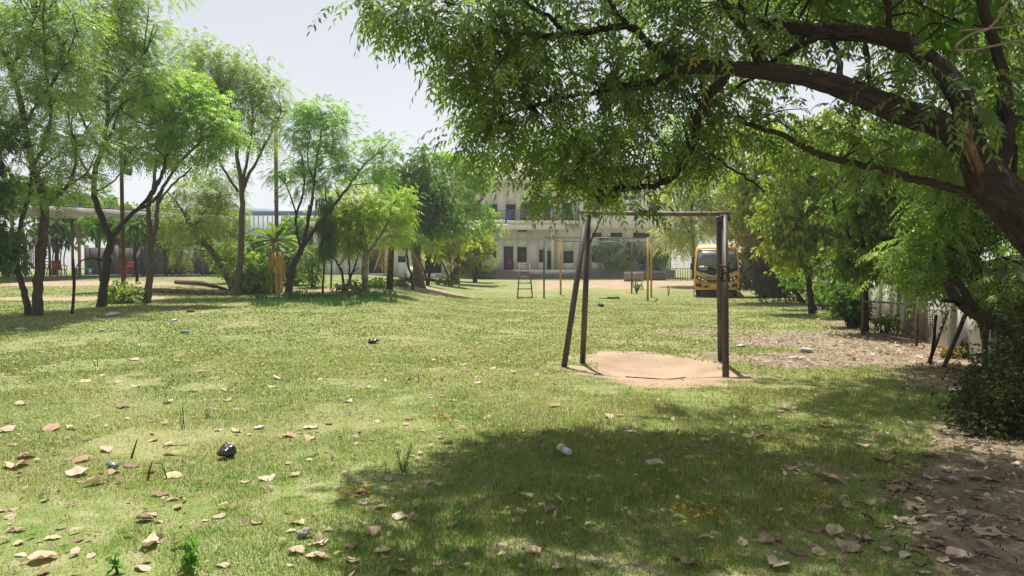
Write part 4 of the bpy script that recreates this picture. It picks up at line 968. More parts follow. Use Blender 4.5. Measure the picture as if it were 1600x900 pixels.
    hi = lambda mb, p, d, c: fronds(mb, p, d, .25*(.7+.6*rng.random(len(p))), 5, .072, .023, c, hi=True, droop=.5, rach=.0018)
    lo = lambda mb, p, d, c: fronds(mb, p, d, .3*(.7+.6*rng.random(len(p))), 6, .075, .024, c, hi=False, droop=.6)
    B = [  # px, py, rx, ry, depth, depth radius, clumps, hi
        (592, 4, 46, 14, 6.8, .35, 9, 1), (655, 38, 38, 28, 6.8, .4, 9, 1), (715, 40, 85, 55, 6.8, .6, 30, 1), (740, 98, 70, 34, 7.1, .5, 18, 1), (850, 25, 100, 45, 6.9, .7, 24, 1),
        (820, 100, 75, 50, 7.1, .6, 24, 1), (790, 160, 75, 28, 7.3, .5, 16, 1), (775, 222, 72, 22, 7.4, .5, 16, 1), (860, 200, 75, 38, 7.4, .6, 22, 1), (930, 95, 80, 60, 7, .7, 22, 1),
        (960, 180, 80, 50, 7.4, .7, 24, 1), (885, 258, 60, 28, 7.7, .5, 15, 1), (850, 290, 38, 22, 7.7, .35, 7, 1), (930, 262, 60, 28, 7.7, .5, 13, 1), (940, 292, 30, 10, 7.6, .3, 3, 1), (990, 320, 20, 18, 7.6, .15, 3, 1),
        (1030, 225, 60, 36, 7.6, .6, 14, 1), (1030, 60, 80, 60, 6.8, .8, 24, 1), (1020, 282, 34, 18, 7.5, .3, 4, 1), (1050, 150, 70, 50, 7.2, .6, 20, 1),
        (1110, 190, 70, 45, 7.3, .7, 17, 1), (1120, 50, 80, 60, 6.7, .8, 24, 1), (1110, 255, 50, 16, 7.6, .4, 4, 1), (1195, 185, 70, 40, 7.6, .6, 12, 1), (1180, 250, 50, 30, 7.9, .5, 5, 1),
        (1230, 60, 90, 60, 7.2, .8, 24, 1), (1330, 20, 90, 50, 7.1, .8, 20, 1), (1440, 20, 90, 50, 7.0, .8, 20, 1), (1540, 40, 80, 70, 6.6, .8, 20, 1), (1330, 205, 70, 40, 7.4, .6, 14, 1),
        (1430, 225, 60, 30, 6.6, .5, 9, 1), (1420, 110, 60, 18, 5.7, .2, 6, 1), (1480, 145, 40, 30, 5.3, .12, 4, 1), (1330, 235, 60, 20, 6.1, .2, 6, 1), (1590, 160, 50, 60, 6.3, .5, 10, 1), (1590, 250, 40, 40, 6.4, .5, 6, 1),
        # above the frame and the far right: shade for the lawn
        (820, -90, 150, 80, 6.9, .9, 34, 0), (1020, -90, 150, 90, 6.8, 1.0, 40, 0), (1220, -90, 150, 90, 6.8, 1.1, 44, 0), (1430, -90, 150, 90, 6.6, 1.1, 44, 0), (1640, -60, 130, 110, 6.4, 1.1, 40, 0),
        (900, -240, 170, 90, 7.0, 1.2, 36, 0), (1160, -260, 190, 100, 7.0, 1.4, 46, 0), (1420, -260, 190, 100, 6.9, 1.4, 46, 0), (1680, -200, 160, 130, 6.4, 1.2, 40, 0),
        (1240, -60, 150, 60, 9.3, .9, 34, 0), (1480, -30, 160, 60, 9.0, .9, 36, 0), (1040, -30, 100, 55, 9.6, .7, 22, 0), (1760, 100, 110, 140, 6.2, .9, 30, 0), (1750, 300, 110, 80, 7.5, 1.0, 20, 0), (900, -240, 150, 90, 5.7, .7, 46, 0), (1130, -235, 150, 90, 5.7, .7, 46, 0), (1380, -220, 150, 100, 5.6, .7, 50, 0), (680, -230, 120, 70, 5.9, .6, 34, 0), (1250, -420, 250, 120, 5.2, .7, 30, 0), (1900, 150, 160, 200, 5.6, .9, 40, 0), (2050, -150, 200, 200, 5.0, 1.0, 40, 0), (1750, -330, 200, 120, 5.4, 1.1, 34, 0), (1200, -20, 110, 40, 12, 1.0, 70, 0), (1340, -10, 120, 50, 12, 1.1, 95, 0), (1500, 10, 120, 60, 12, 1.1, 95, 0), (1240, -70, 130, 60, 10.6, 1.0, 75, 0), (1450, -60, 130, 60, 10.8, 1.0, 85, 0), (1640, 30, 120, 70, 11.5, 1.1, 50, 0), (1350, -120, 160, 60, 10.2, 1.2, 50, 0), (1620, 150, 70, 90, 7.6, .8, 26, 0), (1650, 60, 120, 90, 8.8, 1.0, 26, 0)]
    cb = MB(); tw = MB(); cl = MB()
    for (px, py, rx, ry, Y, dr, nc, h) in B:
        C = P(px, py, Y); Rr = np.array([rx*Y/F, dr, ry*Y/F])
        cc = foliage(cb if h else cl, C, Rr, int(nc*(.78 if h else .46)), 10 if h else 14, hi if h else lo, NEEM1, NEEM2, cs=.24, up=-.1, bias=.5)
        for k in range(min(len(cc), 20 if h else 5)):
            c = cc[k]; dd = np.linalg.norm(SK-c, axis=1)*(1+.4*rng.random(len(SK))); a = SK[np.argmin(dd)]; L_ = np.linalg.norm(a-c)
            if not .12 < L_ < 1.1: continue
            mid = (a+c)/2+np.array([0, 0, .12*L_])+rng.normal(0, .05*L_, 3); s_ = spline([a, mid, c], 5)
            tw.tube(s_, np.linspace(.006+.006*min(L_, 1.5), .0025, len(s_)), 5, cap=False)
    # hanging yellowed leaves
    for (px, py, rx, ry, Y) in ((1115, 80, 3, 10, 6.3),):
        foliage(cb, P(px, py, Y), np.array([rx, 10, ry])*Y/F, 2, 2, hi, (.4, .25, .015), (.3, .25, .03), cs=.08, up=-.6)
    cb.build('crown', LEAF, t, kind='stuff'); cl.build('upper_crown', LEAF, t, kind='stuff'); tw.build('twigs', BARK_D, t, kind='stuff')
    print('neem verts', cb.n, cl.n)
big_neem()

# ------------------------------------------------------------------ left trees
FG1, FG2 = (.085, .165, .036), (.19, .29, .065)        # feathery green
BG1, BG2 = (.1, .22, .03), (.17, .31, .045)          # bright green
OL1, OL2 = (.1, .16, .05), (.18, .25, .08)        # olive
DK1, DK2 = (.035, .085, .022), (.065, .13, .03)          # dark
YG1, YG2 = (.16, .25, .02), (.36, .4, .03)              # yellow green
FE = K_feather(.38, 6, .085, .027); FE2 = K_feather(.45, 6, .1, .03, .8)
def left_trees():
    tree('feathery_tree', 'twin trunked feathery tree at the far left of the lawn', (50, 493),
         [([(56, 493), (61, 440), (66, 385), (70, 330), (64, 292), (50, 255), (40, 205), (30, 150), (12, 95), (-5, 60)], 12, 4),
          ([(44, 492), (37, 455), (28, 425), (26, 388), (34, 345), (46, 300), (50, 260)], 8, 3),
          ([(70, 322), (92, 305), (112, 280), (119, 245), (112, 200)], 5, 2.5), ([(52, 258), (72, 220), (78, 160), (70, 90), (68, 20)], 5, 2), ([(16, 105), (40, 70), (55, 30)], 4, 2), ([(58, 272), (80, 250), (105, 235)], 3, 1), ([(38, 195), (60, 160), (90, 120), (100, 70)], 4, 1.5), ([(45, 235), (20, 210), (5, 190)], 3, 1), ([(74, 140), (100, 95), (120, 50)], 3, 1), ([(100, 295), (135, 270), (150, 240)], 2.5, 1)],
         [(20, 55, 80, 55, 40, 16), (80, 40, 70, 50, 40, 16), (90, 120, 65, 50, 34, 16), (20, 150, 60, 45, 20, 14), (45, 220, 60, 40, 22, 14), (110, 220, 50, 45, 24, 14), (70, 290, 60, 35, 16, 12), (60, -40, 120, 50, 30, 14), (110, 275, 40, 28, 12, 12)],
         FE, BARK_M, FG1, FG2, ntwig=14)
    tree('dark_leafy_tree', 'dark dense leafy tree cut off by the left edge of the photo', (-70, 495),
         [([(-70, 495), (-65, 420), (-50, 330), (-40, 250)], 12, 6), ([(-50, 330), (-20, 290), (5, 270)], 5, 2)],
         [(-20, 215, 42, 40, 20, 14), (-25, 290, 55, 50, 34, 14), (-20, 360, 50, 50, 30, 14), (-5, 405, 40, 28, 14, 12), (-60, 300, 50, 100, 30, 12)],
         K_broad(.2, .06, 5, .6), BARK_D, (.03, .08, .018), (.065, .15, .025), cs=.4)
    tree('feathery_tree', 'dark leaning trunk tree with a wide feathery crown, second from the left', (157, 479),
         [([(157, 479), (164, 435), (169, 395), (173, 372), (160, 342), (148, 305), (148, 268), (160, 232), (168, 175), (166, 110), (172, 50)], 10.5, 3),
          ([(172, 374), (196, 345), (217, 325), (238, 302), (252, 275), (262, 240)], 5.5, 3), ([(215, 326), (235, 318), (255, 295)], 4, 3), ([(160, 232), (175, 205), (188, 170)], 4, 2), ([(163, 408), (145, 403), (127, 408), (118, 420)], 2.5, 1), ([(150, 290), (120, 240), (105, 200)], 3.5, 1.5), ([(167, 150), (200, 110), (230, 80)], 3.5, 1.5), ([(168, 190), (195, 160), (225, 150)], 3, 1), ([(160, 235), (130, 190), (120, 140), (125, 90)], 3.5, 1.5), ([(188, 170), (215, 190), (240, 195)], 2.5, 1), ([(148, 300), (175, 285), (200, 255)], 3, 1)],
         [(150, 25, 80, 50, 44, 16), (210, 45, 55, 42, 30, 16), (175, 95, 70, 45, 34, 16), (230, 120, 55, 40, 24, 16), (140, 160, 60, 40, 22, 14), (190, 185, 60, 38, 26, 14), (150, 235, 50, 32, 14, 12), (205, 240, 50, 30, 16, 12), (230, -20, 70, 30, 20, 14), (150, -50, 100, 35, 20, 12)],
         FE, BARK_D, FG1, FG2, ntwig=14)
    tree('pale_trunk_tree', 'forked pale trunk tree with a rounded bright green crown left of centre', (228, 473),
         [([(229, 473), (234, 430), (236, 390), (233, 350), (232, 320), (240, 290), (244, 250)], 9, 3), ([(237, 388), (244, 350), (247, 315), (262, 280), (285, 250), (310, 225)], 5.5, 2.5), ([(246, 320), (268, 290), (300, 262)], 3, 1.5), ([(243, 290), (262, 255), (270, 200)], 3, 1.5)],
         [(262, 135, 55, 32, 34, 16), (300, 170, 65, 36, 38, 16), (245, 190, 50, 35, 24, 14), (310, 215, 55, 32, 30, 14), (262, 240, 50, 28, 20, 14), (340, 195, 32, 25, 12, 12), (215, 155, 30, 25, 10, 12)],
         K_feather(.36, 4, .12, .042, .5), BARK_P, (.1, .22, .03), (.18, .31, .045), ntwig=7)
    tree('olive_tree', 'tall slim pale trunk tree with sparse olive crown beside the leaning trunk', (368, 461),
         [([(368, 461), (374, 425), (377, 385), (378, 330), (377, 285), (371, 245), (368, 205), (352, 160)], 9.5, 2.5), ([(379, 300), (388, 275), (402, 250), (413, 226)], 5, 2), ([(378, 290), (388, 240), (395, 190), (392, 140)], 4, 1.5), ([(372, 300), (350, 265), (335, 240)], 3.5, 2), ([(370, 220), (350, 205), (330, 180)], 2.5, 1), ([(402, 250), (420, 215), (440, 175)], 2.5, 1)],
         [(350, 100, 45, 28, 26, 14), (385, 125, 45, 28, 26, 14), (330, 145, 45, 32, 28, 14), (425, 150, 34, 26, 16, 14), (380, 175, 60, 30, 24, 13), (345, 205, 40, 28, 18, 13), (405, 210, 40, 32, 16, 12), (318, 95, 32, 24, 16, 12), (290, 70, 35, 24, 14, 12)],
         FE2, BARK_P, OL1, OL2, ntwig=14, cs=.55)
    tree('olive_tree', 'tree with a strongly leftward leaning bare pale trunk and drooping olive leaves', (366, 455),
         [([(368, 456), (353, 430), (340, 405), (322, 384), (300, 360), (290, 335)], 9, 5), ([(300, 360), (320, 330), (345, 305)], 4, 2), ([(292, 340), (275, 315), (262, 300)], 3, 1.5)],
         [(335, 285, 50, 32, 26, 14), (300, 300, 45, 35, 22, 14), (350, 325, 38, 30, 16, 12), (300, 350, 50, 32, 22, 12), (270, 335, 35, 35, 12, 12), (330, 370, 34, 25, 10, 11), (285, 385, 32, 20, 8, 11)],
         FE2, BARK_P, OL1, (.15, .19, .05), ntwig=5, cs=.4)
    tree('neem_sapling', 'young neem with dark forked stems and rounded crown right of the banana plant', (451, 462),
         [([(449, 462), (454, 432), (461, 408), (471, 390)], 9, 6.5), ([(471, 392), (465, 362), (463, 335), (474, 302), (474, 265), (470, 235)], 4, 1.5), ([(471, 392), (480, 352), (488, 312), (492, 272), (500, 222), (502, 180)], 5, 1.5), ([(472, 388), (498, 350), (520, 322), (546, 290), (566, 262), (590, 240)], 5, 1.5), ([(491, 285), (480, 250), (485, 210)], 2.5, 1), ([(546, 290), (560, 288), (590, 286)], 1.5, .8), ([(465, 340), (455, 310), (445, 285)], 2.5, 1)],
         [(500, 168, 42, 20, 20, 16), (525, 200, 34, 30, 18, 16), (480, 200, 42, 30, 24, 16), (500, 240, 55, 32, 30, 14), (445, 262, 38, 20, 10, 14), (475, 285, 45, 28, 16, 14), (525, 270, 35, 26, 12, 14), (597, 228, 34, 20, 13, 16), (570, 262, 38, 26, 16, 14), (600, 262, 30, 26, 12, 14)],
         K_feather(.32, 5, .09, .03, .45), BARK_D, (.08, .17, .032), (.15, .27, .05), ntwig=7)
    tree('yellow_green_tree', 'bushy yellow green neem with a white based trunk in the middle row', (572, 456),
         [([(572, 456), (570, 425), (571, 395), (565, 360), (560, 330)], 9, 4), ([(571, 400), (590, 375), (605, 350), (612, 320)], 4, 2), ([(570, 395), (548, 370), (540, 340)], 4, 2)],
         [(540, 330, 45, 35, 26, 14), (590, 330, 50, 38, 32, 14), (630, 325, 34, 32, 18, 14), (560, 295, 35, 22, 14, 12), (545, 375, 38, 22, 16, 12), (610, 365, 35, 20, 12, 12)],
         K_feather(.34, 4, .12, .045, .5), mat('pinkish_trunk', (.17, .11, .085), .9, (.3, .26, .22), 3, bump=.6), (.14, .25, .03), (.23, .36, .05), ntwig=6)
    tree('mango_tree', 'dark dense round crowned tree with thick pale trunk behind the palm', (656, 449),
         [([(655, 449), (653, 420), (650, 395), (655, 350), (655, 310)], 14, 7), ([(652, 402), (636, 378), (622, 350)], 7, 4), ([(652, 370), (680, 340), (695, 310)], 6, 3)],
         [(655, 262, 48, 32, 26, 16), (630, 300, 42, 38, 26, 16), (680, 310, 50, 42, 34, 16), (650, 350, 55, 38, 34, 14), (700, 355, 40, 30, 20, 14), (615, 265, 28, 28, 10, 14)],
         K_broad(.26, .075, 5, .5), BARK_P, (.04, .09, .024), (.09, .17, .04), cs=.6, ntwig=5)
    tree('light_green_tree', 'tall tree with bright light green leaves left of the house balcony', (712, 442),
         [([(712, 442), (714, 400), (716, 350), (720, 310), (728, 280)], 8, 3), ([(716, 350), (735, 325), (755, 310)], 4, 2), ([(718, 330), (695, 290), (690, 260)], 4, 2)],
         [(700, 250, 38, 20, 18, 14), (735, 265, 36, 26, 20, 14), (710, 285, 45, 28, 24, 14), (750, 300, 22, 24, 10, 14), (730, 325, 42, 22, 18, 12), (757, 345, 28, 25, 10, 11), (720, 365, 34, 20, 10, 11)],
         K_broad(.3, .12, 5, .35), BARK_M, (.12, .26, .025), (.22, .38, .04), cs=.6, ntwig=6)
    # yellow green multi-stem shrubs in front
    for (bx, by, lab, bl) in ((703, 447, 'yellow green multi stemmed shrub tree nearest the palm side of the middle row', [(695, 395, 34, 24, 18, 12), (715, 375, 34, 20, 16, 12), (690, 365, 25, 18, 8, 12)]),
                              (742, 441, 'yellow green multi stemmed shrub tree at the right end of the middle row', [(748, 372, 26, 22, 30, 12), (740, 405, 34, 22, 34, 12), (758, 402, 14, 24, 14, 11), (722, 390, 28, 22, 22, 11), (712, 418, 26, 14, 12, 11)]),
                              (668, 446, 'small yellow green shrub tree in front of the thick pale trunk', [(668, 385, 24, 20, 10, 12), (675, 365, 22, 14, 7, 12)])):
        tree('shrub_tree', lab, (bx, by), [([(bx, by), (bx-5, by-22), (bx-16, by-45)], 3, 1.5), ([(bx, by), (bx+6, by-25), (bx+14, by-50)], 3, 1.5), ([(bx+2, by), (bx+1, by-30), (bx-2, by-58)], 3, 1.5)], bl, K_broad(.26, .09, 6, .25), BARK_D, (.12, .19, .015), (.3, .29, .01), cs=.5, ntwig=5, group='shrub trees of the middle row')
    tree('bare_branched_tree', 'small dark Y-branched tree with thin leaves before the low outbuilding', (538, 455),
         [([(538, 455), (534, 425), (526, 410), (514, 395), (508, 385)], 3.5, 1.5), ([(530, 415), (540, 402), (548, 396)], 2, 1), ([(540, 455), (548, 432), (556, 412), (560, 395)], 3.5, 1.2), ([(551, 426), (560, 418)], 1.5, 1), ([(548, 452), (546, 420), (545, 395), (545, 365)], 2.8, 1.5)],
         [(528, 370, 34, 18, 9, 11), (550, 350, 30, 20, 9, 11), (560, 385, 20, 14, 5, 10)], K_broad(.24, .08, 5), BARK_D, (.07, .15, .02), YG2, cs=.5, ntwig=4)
    tree('crooked_tree', 'thin crooked bare trunk standing right of the palm', (645, 453), [([(645, 453), (643, 432), (638, 415), (636, 392), (640, 372)], 3.2, 2)], [(640, 372, 26, 14, 7, 11)], K_broad(.24, .08, 5), BARK_D, DK1, BG1, cs=.5, ntwig=3)
    # ashoka with drooping leaves
    tree('ashoka_tree', 'narrow dark drooping mast tree on a thin straight stem', (505, 459), [([(505, 459), (506, 420), (507, 380), (508, 330), (510, 290)], 2.6, 1.5)],
         [(510, 318, 7, 16, 7, 12), (511, 350, 10, 24, 12, 12), (511, 382, 11, 18, 9, 12)], K_broad(.26, .045, 5, 1.3), BARK_D, (.025, .07, .012), (.06, .14, .02), cs=.2, up=-1.5, ntwig=0)
    tree('reedy_shrub', 'tall upright reedy shrub between the dark forked neem and the ashoka', (489, 449), [([(489, 449), (488, 430), (487, 410)], 3, 2), ([(487, 449), (482, 425), (476, 400)], 2, 1), ([(491, 449), (496, 425), (500, 400)], 2, 1)],
         [(488, 415, 18, 26, 20, 16), (488, 395, 22, 16, 12, 14)], K_broad(.2, .035, 5), BARK_M, (.045, .085, .025), (.1, .17, .04), cs=.4, up=1.0, ntwig=3)
    # thin dark stakes
    for px, pb, pt_, r, lab in ((112, 490, 405, 2.2, 'thin crooked dark stem standing alone between the left trees'), (517, 451, 385, 1.6, 'thin brown stake just right of the ashoka stem'), (670, 444, 395, 1.5, 'thin dark stake right of the thick pale trunk'), (688, 440, 392, 1.6, 'thin brown stake between the yellow green shrubs')):
        b = G(px, pb); q = P(px+2, pt_, b[1]); mb = MB(); s_ = spline([b-np.array([0, 0, .1]), (b+q)/2+np.array([.05 if r > 2 else 0, 0, 0]), q], 5)
        mb.tube(s_, r*b[1]/F, 6, rough=.15); o = mb.build('wooden_stake', BARK_D, loc=b); tag(o, lab, 'stake')
left_trees()
def palm():
    g = G(609, 452); t = thing('palm_tree', 'small palm with long arching fronds hanging before the dark tree', 'palm tree', g); Y = g[1]
    mb = MB(); top = P(613, 366, Y); pts = spline([g-np.array([0, 0, .1]), P(610, 415, Y), top], 6); mb.tube(pts, np.linspace(.16, .12, len(pts)), 9, rough=.2); mb.build('trunk', BARK_D, t)
    for k in range(16):
        a = k*2.399; el = .55+.5*rng.random(); dead = k > 11
        d = np.array([math.cos(a), math.sin(a)*.9, el if not dead else -.2]); d /= np.linalg.norm(d); L_ = 1.9+.5*rng.random() if not dead else 1.3
        m = 15; mb = MB(); side = unit(np.cross(d, [0, 0, 1.])[None])[0]; P0 = []
        for i in range(m+1):
            s = i/m; P0.append(top+d*L_*s+np.array([0, 0, -1.0*L_*.75*s*s]))
        P0 = np.array(P0); c = np.array((.09, .16, .04) if not dead else (.3, .2, .08)); 
        if k in (2, 6): c = np.array((.26, .25, .05))
        mb.tube(P0, np.linspace(.03, .008, m+1), 4, col=c*.9)
        B = np.repeat(P0[2:], 2, 0); sg = np.tile([1, -1], m-1)[:, None]; tg = np.repeat(np.gradient(P0, axis=0)[2:], 2, 0)
        D = unit(side*sg*.8+unit(tg)*.6+np.array([0, 0, -.55])); leaves(mb, B, D, unit(tg), .5, .035, c, droop=.45)
        mb.build('frond', LEAF, t)
palm()
def banana():
    g = G(428, 458); t = thing('banana_plant', 'clump of banana stems with torn green leaves and dried golden sheaths', 'banana plant', g); Y = g[1]
    GOLD = mat('dried_banana_sheath', (.62, .42, .12), .75, (.34, .2, .07), 7, stretch=(1, 1, .15), bump=.3); GST = mat('banana_stem_green', (.12, .17, .04), .6, (.25, .22, .08), 5, stretch=(1, 1, .3))
    for px, pb, pt_, r, m in ((417, 456, 385, 3.5, GOLD), (424, 458, 388, 3, GOLD), (429, 457, 375, 4.5, GST), (436, 457, 395, 4, GOLD), (422, 455, 400, 3, GOLD), (440, 456, 398, 2.5, GOLD), (432, 459, 400, 2.5, GOLD)):
        b = G(px, pb); q = P(px+rng.normal(0, 2), pt_, b[1]); mb = MB(); mb.tube(spline([b-np.array([0, 0, .1]), (b+q)/2+rng.normal(0, .02, 3), q], 4), np.linspace(r*.72, r*.5, 9)*b[1]/F, 9, rough=.2); mb.build('stem', m, t)
    for k in range(16):
        px = 416+25*rng.random(); b = P(px, 385+12*rng.random(), Y-.15+.3*rng.random()); q = np.array([b[0]+rng.normal(0, .08), b[1], float(H(b[0], b[1]))+.1+.5*rng.random()])
        mb = MB(); s_ = spline([b, (b+q)/2+rng.normal(0, .07, 3), q], 3); mb.tube(s_, [.012, .022, .026, .022, .02, .014, .01], 3); mb.build('dry_leaf', GOLD, t)
    top = P(429, 378, Y)
    lv = [(-.9, 1.9, 1.8), (.7, 2.0, 1.7), (-1.5, .9, 2.3), (-1.3, .3, 2.2), (-.6, 1.5, 2.1), (-.15, 1.7, 1.9), (.5, 1.4, 2.1), (1.1, .9, 2.1), (1.5, .35, 2.2), (1.4, -.2, 1.7), (-1.4, -.1, 1.9), (.9, .2, 1.6), (-.9, 1.0, 2.0), (.2, 1.2, 1.6), (1.3, .7, 1.7), (-.7, .3, 1.6)]
    for i, (dx, dz, L_) in enumerate(lv):
        d = unit(np.array([[dx, rng.normal(0, .5), dz]]))[0]; m = 12; side = unit(np.cross(d, [0, 0.2, 1.])[None])[0]; 
        col = np.array([(.12, .24, .04), (.17, .28, .05), (.3, .34, .07)][i % 3])*(.8+.4*rng.random())
        mid = np.array([top+d*L_*s+np.array([0, 0, -.75*L_*s*s*.8]) for s in np.linspace(0, 1, m+1)])
        mb = MB(); V = []; Q = []; w_ = .21
        for j in range(m+1):
            s = j/m; ww = 0.02 if s < .15 else .85*w_*math.sin(math.pi*min(1, max(0, s-.14)/.86)**.7)+.015
            j1, j2 = rng.normal(0, .012, 2); V += [mid[j]-side*ww+np.array([0, 0, -.3*ww+j1]), mid[j], mid[j]+side*ww+np.array([0, 0, -.3*ww+j2])]
        for j in range(m):
            for e in (0, 1):
                if j > 3 and rng.random() < .16: continue
                a = 3*j+e; Q.append((a, a+1, a+4, a+3))
        mb.add(V, Q, col=col); mb.tube(mid, np.linspace(.025, .006, m+1), 4, col=(.2, .26, .08)); mb.build('leaf', LEAF, t)
banana()

# ------------------------------------------------------------------ bushes and background planting
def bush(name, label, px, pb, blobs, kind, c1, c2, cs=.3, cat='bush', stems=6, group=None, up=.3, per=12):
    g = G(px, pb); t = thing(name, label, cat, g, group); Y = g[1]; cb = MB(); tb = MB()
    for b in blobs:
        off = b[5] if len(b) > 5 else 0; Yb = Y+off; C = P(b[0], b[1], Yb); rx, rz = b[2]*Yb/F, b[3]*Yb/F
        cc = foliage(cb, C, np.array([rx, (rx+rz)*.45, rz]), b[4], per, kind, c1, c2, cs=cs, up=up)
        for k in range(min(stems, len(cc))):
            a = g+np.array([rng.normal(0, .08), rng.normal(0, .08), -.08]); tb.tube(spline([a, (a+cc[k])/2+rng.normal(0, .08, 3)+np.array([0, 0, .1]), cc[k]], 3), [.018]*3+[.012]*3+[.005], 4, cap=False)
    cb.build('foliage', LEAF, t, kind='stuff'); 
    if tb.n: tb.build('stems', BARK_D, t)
    return t
def planting():
    B1 = K_broad(.13, .055, 5, .3); B2 = K_broad(.26, .1, 5, .3)
    bush('bush', 'low bush with small yellowish leaves at the foot of the rusty lamp pole', 185, 474, [(188, 462, 24, 12, 16), (178, 452, 14, 10, 6), (204, 456, 12, 12, 6)], B1, (.06, .12, .02), (.2, .24, .05))
    bush('bush', 'leafy bush left of the banana stems', 400, 458, [(398, 440, 24, 20, 22), (392, 420, 30, 22, 18), (360, 405, 30, 22, 16, 2.0)], B2, (.08, .15, .025), (.2, .28, .06), cs=.4)
    bush('bush', 'tall leafy bush behind the banana plant and the dark forked neem', 450, 445, [(452, 410, 18, 30, 16), (470, 425, 14, 18, 8), (410, 390, 28, 24, 16), (345, 395, 22, 24, 12, 1)], B2, (.05, .11, .02), (.14, .2, .05), cs=.4)
    for px, pb, w_, lab in ((548, 459, 26, 'low green weeds round the Y-branched tree'), (585, 450, 14, 'low green weeds right of the white based trunk'), (700, 447, 22, 'low weeds at the foot of the yellow green shrubs'), (630, 447, 12, 'small green tuft between the palm and the crooked trunk'), (758, 436, 16, 'dark low bush at the right end of the middle row')):
        bush('weed_clump', lab, px, pb, [(px, pb-8, w_, 9, 14)], B1 if px != 758 else B2, (.035, .085, .015), (.09, .16, .03), cs=.3, cat='weeds', stems=0, up=.8)
    # lemon-green infill and trees behind the left rows
    bk = [(60, 34, 300, 55, 40, 'round green tree behind the shed at the far left'), (150, 36, 330, 60, 45, 'mid green tree rising behind the shed fence'), (250, 35, 350, 60, 40, 'leafy tree behind the middle of the shed'), (330, 40, 340, 45, 32, 'pale green tree behind the right end of the shed'), (560, 60, 345, 60, 36, 'yellowish green tree behind the low outbuilding'), (640, 66, 330, 60, 50, 'broad green tree behind the dark mango like crown'), (480, 58, 355, 30, 26, 'small green tree in front of the blue warehouse'), (1160, 52, 330, 50, 50, 'tall yellowish green tree behind the bus roof and brushwood'), (1215, 46, 370, 40, 44, 'dull green tree beyond the end of the compound wall')]
    for i, (px, Y, py, rx, ry, lab) in enumerate(bk):
        Y = Y+20 if i < 4 else Y
        x = P(px, 400, Y)[0]
        tree('background_tree', lab, (px, 0, Y), [([(px, 425), (px+2, 390), (px, 350), (px+3, 320)], 6, 2.5)], [(px, py, rx, ry*.8, 40, 11), (px-rx*.5, py+18, rx*.6, ry*.6, 20, 11), (px+rx*.5, py+22, rx*.6, ry*.6, 20, 11)],
             K_broad(.42, .15, 5, .3), BARK_M, [(.06, .13, .02), (.05, .11, .02), (.075, .15, .022), (.1, .16, .035), (.13, .22, .03), (.07, .15, .025), (.07, .14, .02), (.14, .2, .04), (.09, .15, .03)][i], [(.1, .2, .03)]*1[0] if False else (.13, .21, .04), cs=.8, ntwig=3, group='trees behind the left buildings')
    for px, Y, lab, c1 in ((1290, 36, 'green tree beyond the compound wall behind the leaf sprays', (.05, .11, .02)), (1420, 27, 'broad dark tree beyond the wall behind the steel frame', (.04, .095, .02)), (1560, 21, 'dark tree beyond the wall behind the thick dark trunk', (.035, .085, .018)), (1740, 15, 'leafy tree beyond the wall past the right edge of the photo', (.04, .09, .02))):
        tree('background_tree', lab, (px, 0, Y), [([(px, 430), (px+2, 380), (px, 330), (px+3, 280)], 6*30/Y, 3)], [(px, 270, 75*26/Y, 70*26/Y, 60, 11), (px-50, 340, 50*26/Y, 40*26/Y, 30, 11), (px+50, 340, 50*26/Y, 40*26/Y, 30, 11)], K_broad(.3, .12, 5, .4), BARK_D, c1, (.13, .2, .035), cs=.7, ntwig=3, group='trees beyond the compound wall')
    # frangipani-like dark rosettes hanging in front of the shed
    for px, py, Y0, lab in ((158, 348, 30, 'dark rosette leaved tree whose leaves show before the shed fascia'), (214, 352, 30, 'small rosette leaved tree under the shed edge right of the rusty pole')):
        tree('rosette_tree', lab, (px, 0, Y0), [([(px, 440), (px-3, 400), (px, py)], 3, 2)], [(px, py, 20, 12, 7, 12)], K_broad(.5, .1, 4, .4), BARK_D, (.02, .06, .015), (.05, .11, .03), cs=.4, ntwig=3)
    # trees below shed (bare stems seen behind)
    for px, Y, lab in ((87, 44.5, 'short dark trunk tree beside the fence end behind the red chair'), (250, 49, 'multi stemmed dark tree behind the shed posts'), (200, 49, 'slender many stemmed tree behind the shed wall')):
        tree('dark_stem_tree', lab, (px, 0, Y), [([(px+k*7-14, 430), (px+k*6-10, 395), (px+k*12-24, 360)], 3 if px != 87 else (7 if k == 2 else 1), 1.5) for k in range(5)], [(px, 365, 38, 24, 20, 11), (px, 335, 40, 24, 18, 11)], K_broad(.34, .12, 5), BARK_D, (.03, .075, .015), (.09, .16, .03), cs=.7, ntwig=2)
    # shrubs before the house
    hs = [(842, 433, 842, 392, 22, 34, 20, (.05, .11, .035), (.12, .19, .08), 'dark small tree with drooping leaves left of the green post by the house'), (875, 433, 880, 375, 36, 26, 30, (.1, .16, .07), (.24, .29, .14), 'greyish feathery tree before the ground floor door of the house'), (925, 433, 925, 388, 16, 26, 20, (.06, .12, .03), (.14, .2, .06), 'dark bushy tree behind the left swing legs near the house'), (950, 434, 952, 388, 22, 22, 22, (.09, .15, .06), (.2, .26, .11), 'round grey green tree in front of the house vents'), (968, 434, 967, 414, 20, 12, 14, (.08, .17, .02), (.16, .27, .03), 'low bright green shrub in front of the house'), (1003, 434, 1000, 392, 24, 22, 20, (.09, .16, .06), (.2, .27, .11), 'broad leaved shrub behind the thin rusty pole by the house'), (1028, 434, 1030, 402, 16, 20, 14, (.06, .13, .025), (.13, .2, .04), 'thin leaved shrub behind the yellow posts by the house'), (905, 433, 905, 398, 14, 28, 14, (.07, .13, .04), (.16, .22, .07), 'narrow shrub beside the round grey green tree')]
